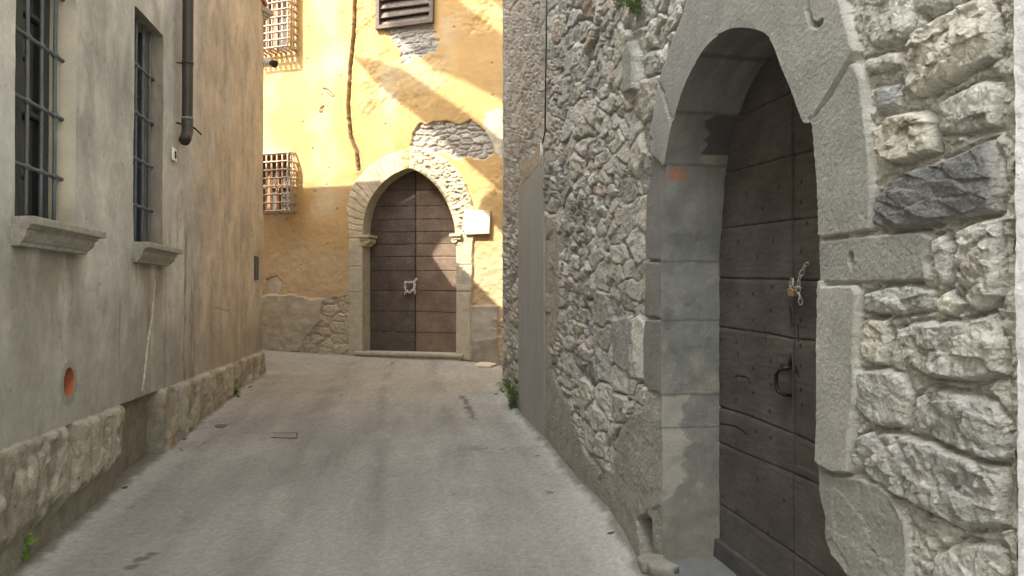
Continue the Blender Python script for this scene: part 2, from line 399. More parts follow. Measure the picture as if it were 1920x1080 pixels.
STN = [
    ([(1615, -40), (1700, -40), (1706, 50), (1690, 75), (1640, 88), (1616, 72)], PALE, .030, 0),
    ([(1712, -40), (1775, -40), (1772, 5), (1740, 35), (1716, 20)], GREY, .02, 0),
    ([(1700, 85), (1735, 45), (1790, 10), (1845, -10), (1866, 60), (1862, 108), (1800, 140), (1750, 172), (1716, 180), (1690, 150)], CREAM, .050, 1),
    ([(1758, 190), (1830, 150), (1868, 150), (1866, 238), (1800, 252), (1755, 248)], PALE, .035, 0),
    ([(1640, 240), (1670, 215), (1722, 205), (1748, 222), (1747, 285), (1690, 308), (1645, 292)], (.50, .47, .40), .040, 1),
    ([(1642, 365), (1700, 320), (1790, 290), (1852, 262), (1872, 330), (1862, 398), (1760, 418), (1680, 434), (1638, 425)], SLATE, .055, 2),
    ([(1617, 112), (1650, 100), (1682, 95), (1686, 122), (1655, 132), (1618, 140)], PALE, .030, 0),
    ([(1636, 165), (1678, 158), (1682, 200), (1640, 212)], (.33, .34, .34), .025, 0),
    ([(1742, 448), (1765, 436), (1782, 470), (1782, 520), (1770, 542), (1752, 505)], PALE, .030, 0),
    ([(1790, 430), (1835, 412), (1862, 408), (1872, 480), (1868, 555), (1832, 588), (1802, 560), (1788, 500)], PALE, .045, 1),
    ([(1618, 548), (1660, 535), (1720, 535), (1742, 548), (1738, 580), (1660, 594), (1614, 582)], GREY, .034, 0),
    ([(1613, 602), (1665, 595), (1662, 640), (1652, 686), (1628, 684), (1612, 668)], CREAM, .030, 0),
    ([(1680, 614), (1720, 604), (1800, 602), (1852, 590), (1876, 640), (1878, 702), (1820, 716), (1730, 706), (1692, 672)], PALE, .055, 1),
    ([(1602, 694), (1650, 690), (1692, 703), (1706, 740), (1700, 802), (1640, 800), (1600, 765)], GREY, .040, 0),
    ([(1712, 745), (1740, 725), (1800, 735), (1862, 755), (1883, 792), (1880, 865), (1850, 868), (1780, 842), (1722, 802)], GREY, .045, 1),
    ([(1604, 820), (1640, 805), (1740, 825), (1808, 852), (1872, 876), (1882, 905), (1879, 985), (1800, 992), (1720, 950), (1640, 905), (1606, 868)], GREY, .050, 1),
    ([(1745, 1040), (1800, 1012), (1882, 1030), (1885, 1130), (1740, 1130)], PALE, .03, 0),
    ([(1891, 430), (1903, 430), (1903, 480), (1892, 478)], (.42, .33, .24), .02, 0),
    ([(1750, 560), (1775, 540), (1800, 570), (1780, 592), (1755, 588)], CREAM, .030, 0),
]
STN = [(RW.poly(p, .014), c, h, k) for p, c, h, k in STN]
CEM = rp([(1022, 600), (1036, 700), (1070, 765), (1092, 835), (1122, 900), (1150, 880), (1162, 800), (1205, 765), (1216, 737), (1262, 740), (1262, 1100), (1020, 1000)])
CEM2 = rp([(1022, 405), (1046, 418), (1050, 560), (1042, 650), (1022, 650)])
WHT = rp([(1186, 598), (1200, 590), (1211, 602), (1209, 715), (1192, 705)])
GRYP = rp([(1145, 600), (1182, 595), (1180, 700), (1150, 680)])
OCHP = rp([(976, 300), (1000, 285), (1018, 262), (1020, 340), (998, 328), (975, 352)])
SLAB = rp([(1181, 100), (1192, 75), (1202, 105), (1202, 168), (1182, 178)])
PANEL = rp([(974, 352), (996, 330), (1020, 300), (1022, 560), (1022, 823), (974, 771)])
HOLE = rp([(1197, 975), (1212, 965), (1222, 975), (1224, 1045), (1204, 1035)])
U_NEAR = RW.uz(1606, 560)[0]
def right_fun(u, z):
    sh = u.shape; wu = u + .03 * fbm(u * 5, z * 5, 3, 11); wz = z + .03 * fbm(u * 5 + 9, z * 5, 3, 12)
    # courses of rubble
    f1, f2, r1, r2, r3, dx, dy = worley(wu / .30, wz / .16, 21, .9); e = f2 - f1
    f1b, f2b, q1, q2, q3, ex, ey = worley(wu / .15 + 5, wz / .085, 31, .95); eb = f2b - f1b
    big = ss(-.15, .15, noise(u * 1.3, z * 1.6, 41))            # bigger stones in places
    prof = np.sqrt(np.clip(e / .45, 0, 1)); profb = np.sqrt(np.clip(eb / .5, 0, 1))
    rough = .014 * fbm(u * 16, z * 20, 4, 51) + .0045 * facets(u / .09 + .3 * fbm(u * 9, z * 9, 2, 3), z / .06, 61)
    prof = np.clip(e / .16, 0, 1) ** .6; profb = np.clip(eb / .2, 0, 1) ** .6
    hA = prof * (.008 + .024 * r1) + (dx * (r2 - .5) + dy * (r3 - .5)) * .05 * prof
    hB = profb * (.006 + .020 * q1) + (ex * (q2 - .5) + ey * (q3 - .5)) * .035 * profb
    h = np.where(big > .5, hA, hB) * 1.0 + rough - .018 - .014 * ss(.09, .0, np.where(big > .5, e, eb))
    rr = np.where(big > .5, r2, q2); r0 = np.where(big > .5, r1, q1); ed = np.where(big > .5, e, eb)
    g = (.25 + .25 * rr)[..., None] * np.ones(3) * np.array([1.0, 1.0, .93])
    c = mixc(g, (.46, .43, .36), (r0 > .70) * .5); c = mixc(c, (.19, .20, .205), (r0 < .2) * .4); c = mixc(c, (.30, .15, .10), ((rr > .955) | ((rr < .07) & (r0 > .5))) * .35)
    mort = ss(.14, .03, ed); c = mixc(c, (.35, .335, .29), mort * .7); c = mixc(c, (.10, .095, .085), ss(.07, .0, ed) * ss(-.2, .3, fbm(u * 3, z * 3, 3, 44)) * .4); c = c * (1 + .30 * fbm(u * 30, z * 34, 4, 45))[..., None]
    # the upper far wall is shallower and finer
    sm = np.clip(ss(.0, .5, noise(u * .9 + 3, z * .9, 71)) * .35 + .5 * ss(5.3, 6.6, u + .4 * (z - 3)) * ss(2.2, 2.8, z), 0, .62)
    h = h * (1 - sm) - .012 * sm
    c = mixc(c, (.34, .325, .285), sm * .7)
    # near field: mortar bed with hand-laid blocks
    near = (u < U_NEAR + .35)
    if near.any():
        hn = -.004 + .010 * fbm(u * 14, z * 14, 5, 81, .6) + .006 * facets(u / .03, z / .025, 83) + .006 * ridged(u * 20, z * 20, 3, 84)
        peb = worley(u / .035, z / .03, 85); hn = hn + .008 * np.sqrt(np.clip((peb[1] - peb[0]) / .5, 0, 1)) * (peb[2] > .55)
        cn = (.43 + .09 * fbm(u * 9, z * 9, 4, 86))[..., None] * np.array([1.04, 1.0, .89])
        cn = mixc(cn, (.33, .33, .31), (peb[2] > .55) * .4)
        kn = ss(U_NEAR + .30, U_NEAR - .02, u)
        h = h * (1 - kn) + hn * kn; c = c * (1 - kn[..., None]) + cn * kn[..., None]
        wob = .006 * fbm(u * 22, z * 22, 3, 91)
        for P, col, hh, kind in STN:
            sd = sdpoly(P, u, z, .06) + wob
            k = ss(.003, -.011, sd)
            if not (k > 0).any(): continue
            st = round(P[0][0] * 997) % 97; hh = .006 + hh * .28
            if kind == 1: rg = .34 * (.040 * facets(u / .085 + st, z / .06, 101) + .020 * facets(u / .032, z / .026 + st, 102) + .007 * fbm(u * 30, z * 30, 4, 103) + .008 * ridged(u * 26, z * 26, 3, 105))
            elif kind == 2: rg = .34 * (.020 * facets((u * .9 + z * .45) / .12 + st, (z * .9 - u * .3) / .03, 104) + .010 * fbm((u + z * .4) * 18, (z - u * .25) * 60, 4, 105))
            else: rg = .6 * (.010 * facets(u / .10 + st, z / .07, 106) + .006 * facets(u / .03, z / .03 + st, 107) + .007 * fbm(u * 28, z * 28, 4, 108))
            h = h * (1 - k) + (hh + rg + .005 * np.clip(-sd / .04, 0, 1)) * k; h = h - .010 * ss(.008, .001, np.abs(sd - .004))
            cc = np.ones(sh + (3,)) * np.array(col) * (1 + .30 * fbm(u * 16 + st, z * 16, 5, 109) + .22 * fbm(u * 60, z * 60, 3, 119))[..., None]
            cc = mixc(cc, (.48, .45, .38), ss(.1, .4, fbm(u * 10, z * 10 + st, 5, 110)) * (.12 if kind == 2 else .45)); cc = mixc(cc, (.17, .165, .15), ss(.35, .65, ridged(u * 9, z * 9 + st, 4, 111)) * .2)
            c = c * (1 - k[..., None]) + cc * k[..., None]
    # cement skims
    for P, col, hh, am in ((CEM, (.285, .275, .245), .004, .05), (CEM2, (.31, .29, .24), -.002, .02), (WHT, (.52, .51, .47), .012, .01), (GRYP, (.27, .265, .25), .004, .02), (OCHP, (.36, .315, .24), .0, .09)):
        sd = sdpoly(P, u, z, .2) + am * fbm(u * 7, z * 7, 4, 121); k = ss(.006, -.008, sd)
        hs_ = hh + .010 * fbm(u * 6, z * 6, 3, 122) + .004 * fbm(u * 45, z * 45, 3, 123)
        cc = np.ones(sh + (3,)) * np.array(col) * (1 + .2 * fbm(u * 5, z * 5, 4, 124))[..., None]
        h = h * (1 - k) + np.maximum(hs_, h * .35) * k; c = c * (1 - k[..., None]) + cc * k[..., None]
    k = ss(.006, -.008, sdpoly(SLAB, u, z, .1)); h = h * (1 - k) + .045 * k; c = mixc(c, (.27, .28, .25), k)
    # recess with a pipe at the foot, its inner shade painted dark
    k = ss(.01, -.015, sdpoly(HOLE, u, z, .1)); h = h * (1 - k) - .26 * k; c = mixc(c, (.07, .065, .055), k)
    # darker towards the foot
    gg = z - gzw(RW, u); c = mixc(c, (.20, .195, .165), ss(.40, .0, gg + .15 * fbm(u * 4, z * 4, 3, 131)) * .45)
    # sheet panel bed
    k = ss(.004, -.004, sdpoly(PANEL, u, z, .1)); h = h * (1 - k) - .04 * k
    reg = np.zeros(sh, int); near_o = .03 * ss(.02, .004, sdpoly(OPEN_R, u, z, .1))
    for i, (P, col, hh) in enumerate(BLK):
        sd = sdpoly(P, u, z, .08) + .0015 * fbm(u * 30, z * 30, 2, 141); sd = np.where((sd < .014), sd - near_o, sd)
        k = ss(.0015, -.006, sd)
        rg = .0010 * noise(u * 75 + z * 20, z * 55, 142 + i) + .0012 * noise(u * 120, z * 100, 150) + .004 * fbm(u * 5, z * 5, 3, 143) + (.004 * facets(u / .13, z / .11, 144) + .008 * fbm(u * 7, z * 7, 4, 146) if i == 7 else 0)
        if i == 7: rg = np.where(z < 1.17 - .0, rg, rg * .5)
        h = h * (1 - k) + (hh * .75 + rg) * k
        cc = np.ones(sh + (3,)) * np.array(col) * .86 * (1 + .30 * fbm(u * 4 + i, z * 4, 5, 145, .6) + .10 * fbm(u * 50, z * 50, 3, 149))[..., None]; cc = mixc(cc, np.array(col) * .55, ss(.25, .6, fbm(u * 7, z * 3 + i, 5, 151)) * .6)
        cc = mixc(cc, (.40, .385, .33), ss(-.010, -.002, sd) * .25)
        c = c * (1 - k[..., None]) + cc * k[..., None]; reg[sd < .003] = 1
    for S, wd in ((rp([(1533, -20), (1529, 20), (1536, 45), (1548, 50), (1556, 42)]), .007), (rp([(1228, 262), (1221, 300), (1224, 330), (1217, 350)]), .008), (rp([(1240, 150), (1254, 190), (1266, 232)]), .005)):
        d = sdline(np.array(S), u, z, .05); k = ss(wd * 1.6, wd * .5, d); h = h - .014 * k; c = mixc(c, (.14, .135, .12), k * .7)
    d = np.hypot(u - RW.uz(1606, 487)[0], (z - RW.uz(1606, 487)[1]) * .6); k = ss(.014, .008, d); h = h - .014 * k; c = mixc(c, (.12, .12, .11), k * .6)
    return h, np.clip(c, .02, .8), reg
rh = thing('stone_house', 'grey rubble stone house on the right with a dressed pointed archway', 'house', (1.16, 1.42, .1))
YC = lambda x: 1624.0 / (x - 750)
xs = np.arange(1910, 941, -1.75); Ys = 1624.0 / (xs - 750.); us = Ys * math.hypot(1, .15)
U, Z = fan(us, np.maximum(-.05, CZ - .43 * Ys) , CZ + .425 * Ys, -.1, 5.5, 560, 8, 8)
rel = relief(RW, U, Z, right_fun, [OPEN_R], {0: ('wall', M['stone']), 1: ('arch_surround', M['dressed'])}, rh)
def rcol(u, z, d):
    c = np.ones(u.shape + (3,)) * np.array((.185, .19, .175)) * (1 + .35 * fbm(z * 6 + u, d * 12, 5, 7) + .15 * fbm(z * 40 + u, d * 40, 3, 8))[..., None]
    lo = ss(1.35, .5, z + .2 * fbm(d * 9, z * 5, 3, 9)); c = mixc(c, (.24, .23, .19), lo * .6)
    warm = ss(.1, .5, fbm(d * 7 + 4, z * 4, 4, 14) + .15) * (((z > 1.18) & (z < 1.5)) | ((z > 2.19) & (z < 2.36)) | (z < 1.0)); c = mixc(c, (.30, .28, .21), warm * .6)
    pw = .10 + .10 * fbm(z * 7, d * 0, 5, 15, .6) + .02 * fbm(z * 40, d * 40, 3, 16) - .12 * ss(.85, .66, z); c = mixc(c, (.34, .33, .28), ss(.006, -.004, d - pw) * (z < 1.175) * (u > 2.6) * .85)
    c = mixc(c, (.36, .34, .28), ss(.15, .5, fbm(d * 9, z * 6, 5, 18, .6)) * ss(1.0, .6, z) * .6); c = mixc(c, (.10, .10, .09), ss(.2, .5, fbm(d * 6 + 2, z * 5, 5, 19, .6)) * .5)
    for zz in (2.375, 2.18, 1.765, 1.505, 1.175, 1.03, 2.53): c = mixc(c, (.08, .08, .075), ss(.0065, .002, np.abs(z - zz + .003 * fbm(d * 12, d * 0 + zz, 3, 4))) * .65 * ((u > 2.6)))
    br = ss(.004, -.004, np.maximum(np.abs(z - 2.14) - .026, np.abs(d - .045) - .038) + .01 * fbm(d * 25, z * 25, 3, 78)) * (u > 3.0); c = mixc(c, (.32, .13, .075), br * (.75 + .4 * fbm(d * 60, z * 60, 3, 77)))
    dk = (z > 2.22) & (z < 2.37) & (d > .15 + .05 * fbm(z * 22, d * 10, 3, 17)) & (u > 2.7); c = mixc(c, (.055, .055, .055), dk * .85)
    return np.clip(c, .02, .8)
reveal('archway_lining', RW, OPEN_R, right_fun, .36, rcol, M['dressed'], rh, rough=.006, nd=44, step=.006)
# corner return & body of the house
b = MB()
def foot(fr, pts, z0, z1): 
    a = [fr.P(u, z0, d) for u, d in pts]; c = [fr.P(u, z1, d) for u, d in pts]; return a, c
uE = us[-1]
b.prism(*foot(RW, [(1.45, -.75), (uE, -.75), (uE, -7), (1.45, -7)], -.2, 5.5)); b.build('rear_wall', M['shade'], rh)
b = MB(); b.prism(*foot(RW, [(1.42, .25), (uE + .2, .25), (uE + .2, -7.2), (1.42, -7.2)], 5.51, 5.65)); b.build('roof', M['roof'], rh)
# end wall relief (towards the cross street)
EF = Frame(RW.P(uE, 0)[:2], RW.n * -1, RW.t)
def end_fun(u, z):
    h, c, r = right_fun(u + 20, z); k = np.clip(u / .15, 0, 1); return h * k - .03 * (1 - k) * 0, c, r * 0
Ue, Ze = np.meshgrid(np.concatenate([np.arange(0, 1.2, .02), np.linspace(1.2, 7, 30)]), np.linspace(-.1, 5.5, 240))
hE, cE, _ = right_fun(np.full(240, uE), Ze[:, 0])
def end_fun(u, z):
    h, c, r = right_fun(u + 20, z); k = np.clip(u / .2, 0, 1); off = u.copy()
    return h * k, c, r * 0
e_rel = relief(EF, Ue, Ze, end_fun, [], {0: ('end_wall', M['stone'])}, rh)[0]
# stretch the first column of the end wall onto the street face
me = e_rel.data
# ---- the near door
DD = -.262
DF = lambda pts: RW.poly(pts, DD)
def seam(p): return np.array(DF(p))
SEAMS = [seam(p) for p in ([(1340, 225), (1400, 212), (1500, 165)], [(1340, 330), (1365, 323), (1450, 300), (1545, 275)], [(1340, 431), (1350, 429), (1486, 412), (1560, 404)], [(1340, 521), (1480, 524), (1560, 528)], [(1340, 612), (1440, 625), (1485, 635), (1560, 642)],
         [(1340, 760), (1400, 778), (1485, 812), (1560, 850)], [(1340, 826), (1400, 852), (1484, 886), (1570, 925)], [(1340, 938), (1484, 1034), (1570, 1095)])]
VS = DF([(1485, 300), (1485, 900)])[0][0]
NAIL = [DF([p])[0] for p in [(1354, 445), (1385, 452), (1450, 450), (1352, 548), (1383, 550), (1412, 552), (1448, 540), (1383, 574), (1446, 580), (1352, 592), (1412, 600), (1352, 635), (1380, 640), (1383, 662), (1445, 676), (1412, 690), (1380, 706), (1352, 722), (1446, 724), (1412, 738), (1354, 762), (1444, 770), (1380, 750), (1411, 780), (1380, 830), (1445, 822), (1418, 808),
        (1498, 600), (1498, 650), (1499, 686), (1498, 730), (1500, 758), (1490, 695), (1497, 815), (1352, 480), (1420, 480), (1354, 360), (1400, 365), (1460, 350), (1356, 400), (1430, 390), (1352, 850), (1355, 930), (1420, 900), (1470, 940), (1380, 960), (1500, 470), (1500, 380), (1500, 340), (1510, 420), (1352, 1000), (1440, 1000)]]
def door_fun(u, z):
    h = .004 * fbm(u * 3, z * 3, 3, 1) + .0012 * fbm(u * 12, z * 90, 3, 2); base = np.array((.074, .062, .056))
    c = np.ones(u.shape + (3,)) * base * (1 + .45 * fbm(u * 4, z * 6, 5, 3) + .25 * fbm(u * 7, z * 70, 3, 33))[..., None]
    c = mixc(c, (.080, .062, .055), ss(.1, .5, fbm(u * 9, z * 30, 4, 4)) * .5); c = mixc(c, (.085, .08, .076), ss(1.15, .5, z) * .5)
    for i, S in enumerate(SEAMS):
        d = sdline(S, u, z, .1); dd = d + .002 * fbm(u * 20, z * 20, 2, 6)
        h = h - .006 * ss(.0035, .001, dd); c = mixc(c, (.015, .013, .012), ss(.0032, .001, dd) * .9)
        lip = ss(.02, .004, d) * (z < np.interp(u, S[::-1, 0] if S[0, 0] > S[-1, 0] else S[:, 0], S[::-1, 1] if S[0, 0] > S[-1, 0] else S[:, 1])); c = mixc(c, (.13, .11, .10), lip * .18); h = h - .002 * lip
    right = u < VS; h = h - .006 * right * (z > 1.0)
    dv = np.abs(u - VS + .002 * fbm(z * 6, z * 0, 3, 8)); c = mixc(c, (.02, .017, .015), ss(.005, .001, dv) * .8 * (z < 2.2)); h = h - .005 * ss(.004, .001, dv)
    for (nu, nz) in NAIL:
        m = (abs(u - nu) < .02) & (abs(z - nz) < .02)
        if m.any():
            d = np.hypot((u - nu), (z - nz) * .8); h = h + .003 * ss(.008, .003, d) * (((nu * 977) % 2) > 1) - .006 * ss(.007, .003, d) * (((nu * 977) % 2) <= 1); c = mixc(c, (.02, .018, .017), ss(.010, .005, d) * .85)
    for S, wd in ((seam([(1481, 580), (1484, 612)]), .006), (seam([(1493, 610), (1493, 640)]), .005), (seam([(1529, 610), (1530, 665)]), .005), (seam([(1490, 690), (1494, 706)]), .006), (seam([(1434, 615), (1436, 642)]), .003), (seam([(1382, 705), (1400, 708), (1408, 722)]), .0025), (seam([(1348, 795), (1378, 800), (1400, 815)]), .002)):
        d = sdline(S, u, z, .05); c = mixc(c, (.008, .008, .008), ss(wd * 1.6, wd * .6, d)); h = h - .006 * ss(wd * 1.5, wd * .5, d)
    sc_ = ss(.4, .7, fbm(u * 26, z * 12, 4, 18)); c = mixc(c, (.16, .14, .125), sc_ * .35)
    return h, np.clip(c, .004, .5), np.where(right, 1, 0)
dr = thing('plank_door', 'dark brown old plank double door set deep in the stone archway of the right wall', 'door', tuple(RW.P(2.9, .45, DD)))
xd = np.arange(1700, 1335, -1.2); r0 = (1.16 - DD * 1.0112) * 1400 / (xd - 750.); ud = r0 * 1.0112
Ud, Zd = fan(ud, np.maximum(.45, CZ - .43 * r0), np.minimum(CZ + .42 * r0, 2.95) + 0 * r0, .42, 2.96, 560, 4, 1)
relief(RW, Ud, Zd, door_fun, [], {0: ('door_leaf', M['wood']), 1: ('door_leaf', M['wood'])}, dr, DD)
# kick board at the foot
k0 = DF([(1343, 1005), (1448, 1079)]); b = MB()
ua, ub = k0[0][0], ud[0]; za = k0[0][1]
b.prism([RW.P(ua, za, DD + .022), RW.P(ub, za - .01, DD + .022), RW.P(ub, .43, DD + .028), RW.P(ua, .43, DD + .028)], [RW.P(ua, za, DD - .02), RW.P(ub, za - .01, DD - .02), RW.P(ub, .43, DD - .02), RW.P(ua, .43, DD - .02)])
b.build('kick_board', mat('kickboard_wood', (.065, .06, .057), .85, streak=(10, 10, 80, .3)), dr, bevel=.003)
# iron pull handle
def R3(px, py, d): u, z = RW.uz(px, py, DD + d); return RW.P(u, z, DD + d)
b = MB(); b.tube([R3(1482, 688, .0), R3(1478, 689, .03), R3(1462, 693, .045), R3(1455, 702, .048), R3(1455, 722, .048), R3(1459, 734, .045), R3(1470, 740, .035), R3(1483, 741, .0)], [.006, .007, .007, .008, .008, .008, .007, .006], 8)
b.tube([R3(1481, 664, .004), R3(1481, 686, .006)], [.003, .009], 6); b.tube([R3(1465, 687, .006), R3(1478, 686, .006)], .007, 6)
b.build('pull_handle', M['black'], dr, smooth=True)
# chain and padlock
def link_chain(b, pts, R, Rl, r, step):
    pts = [np.array(p, float) for p in pts]; seg = [np.linalg.norm(pts[i + 1] - pts[i]) for i in range(len(pts) - 1)]; tot = sum(seg); n = int(tot / step)
    for k in range(n + 1):
        s = k * step; i = 0
        while i < len(seg) - 1 and s > seg[i]: s -= seg[i]; i += 1
        d = (pts[i + 1] - pts[i]); d /= np.linalg.norm(d); c = pts[i] + d * s
        side = np.cross(d, (0.3, .2, 1.)) if abs(d[2]) < .9 else np.cross(d, (1., .2, 0)); side /= np.linalg.norm(side)
        if k % 2: side = np.cross(d, side)
        b.ring(c, d, side, R, Rl, r, 12, 5)
ch = thing('padlock_chain', 'short steel chain with a brass padlock hanging on the near dark door', 'chain', tuple(R3(1498, 540, .03)))
b = MB(); link_chain(b, [R3(1512, 496, .005), R3(1508, 502, .02), R3(1498, 524, .03), R3(1497, 545, .03), R3(1501, 560, .03), R3(1501, 574, .03)], .0075, .0135, .0022, .021)
link_chain(b, [R3(1497, 540, .03), R3(1486, 542, .035), R3(1483, 530, .025)], .0075, .0135, .0022, .02); b.build('chain', M['steel'], ch, smooth=True)
pc = R3(1485, 548, .03); T3 = np.array([*RW.t, 0]); N3 = np.array([*RW.n, 0]); Z3 = np.array((0, 0, 1.))
b = MB(); b.box(pc, T3 * .019, N3 * .008, Z3 * .014 + T3 * .003); pl = b.build('padlock', M['brass'], ch, bevel=.003)
b = MB(); b.tube([pc + T3 * .012 + Z3 * .012, pc + T3 * .016 + Z3 * .034, pc + T3 * .006 + Z3 * .050, pc - T3 * .008 + Z3 * .048, pc - T3 * .010 + Z3 * .034, pc - T3 * .012 + Z3 * .012], .003, 7); b.build('shackle', M['steel'], pl, smooth=True)
# sheet panel
b = MB(); P = PANEL; b.prism([RW.P(u, z, .012) for u, z in P], [RW.P(u, z, -.03) for u, z in P]); b.build('cover_panel', M['panel'], rh)
# service cable with its end box
b = MB(); cb = [RW.P(*RW.uz(x, y, .05), .05) for x, y in [(1025, -60), (1024.5, 60), (1023, 160), (1022, 245), (1019, 262), (1016, 270)]]; b.tube(cb, .006, 6)
cbo = b.build('cable', M['black'], rh, smooth=True)
b = MB(); b.tube([RW.P(*RW.uz(1016, 268, .05), .05), RW.P(*RW.uz(1015, 310, .04), .04)], .012, 8); b.build('cable_sleeve', M['white'], cbo, smooth=True)
b = MB(); b.tube([RW.P(*RW.uz(1208, 1003, -.03), -.03), RW.P(*RW.uz(1208, 1040, -.03), -.03)], .022, 12); b.tube([RW.P(*RW.uz(1208, 1003, -.03), -.03), RW.P(*RW.uz(1208, 1013, -.03), -.03)], .026, 12)
b.build('pipe_stub', M['panel'], rh, smooth=True)
# doorstep
b = MB(); zs = .455; uL = RW.uz(1241, 1050)[0]
pts = [(uL + .0, -.40), (1.6, -.40), (1.6, .06), (uL - .5, .07), (uL - .14, .06), (uL - .05, .03), (uL - .01, -.03)]
b.prism([RW.P(u, zs, d) for u, d in pts], [RW.P(u, -.1, d) for u, d in pts]); b.build('doorstep', mat('dark_step_stone', (.15, .155, .155), .85), rh, bevel=.012)
for (px, py, s) in ((1225, 1058, .055), (1243, 1066, .05), (1214, 1052, .03)):
    b = MB(); p = RW.P(*RW.uz(px, py, .05), .05); bm = bmesh.new(); bmesh.ops.create_icosphere(bm, subdivisions=3, radius=s)
    for v in bm.verts:
        v.co = Vector([math.copysign(abs(q_ / s) ** .6 * s, q_) for q_ in v.co]); v.co.x *= 1.1; v.co.z *= .6; v.co *= 1 + .3 * float(noise(v.co.x * 30 + px, v.co.y * 30 + v.co.z * 25 + .3)); v.co += Vector(p)
    b.add([v.co[:] for v in bm.verts], [[w_.index for w_ in f.verts] for f in bm.faces]); bm.free(); b.build('foot_stone', mat('foot_stone', (.25, .24, .205)), rh, smooth=True)
# white neighbouring house at the right edge
nh = thing('white_rendered_house', 'white rough rendered wall of the next house at the right edge of the photo', 'house', tuple(RW.P(0, 0, 0)))
un = np.concatenate([[1.4199], np.linspace(1.42, .9, 60), np.linspace(.88, -4, 20)]); Un, Zn = np.meshgrid(un, np.concatenate([np.linspace(-.3, .9, 10)[:-1], np.linspace(.9, 2.3, 300), np.linspace(2.3, 7, 20)[1:]]))
U0 = RW.uz(1905, 560, .03)[0]
def nf(u, z):
    h = .030 + .004 * fbm(u * 30, z * 30, 4, 3) + .006 * fbm(u * 6, z * 6, 3, 4); return np.where(u > 1.4198, np.where(u > 1.41989, h, h), h), np.ones(u.shape + (3,)) * .62, np.zeros(u.shape, int)
un = np.concatenate([np.linspace(U0, U0 - .4, 60), np.linspace(U0 - .45, -4, 20)]); Un, Zn = np.meshgrid(un, Zn[:, 0])
relief(RW, Un, Zn, nf, [], {0: ('wall', M['neigh'])}, nh)
b = MB(); b.prism(*foot(RW, [(U0 - .0015, .028), (U0 - .0015, -.3), (-4, -.3), (-4, .0), (U0 - .02, .0)], -.3, 7)); b.build('core_wall', M['neigh'], nh)
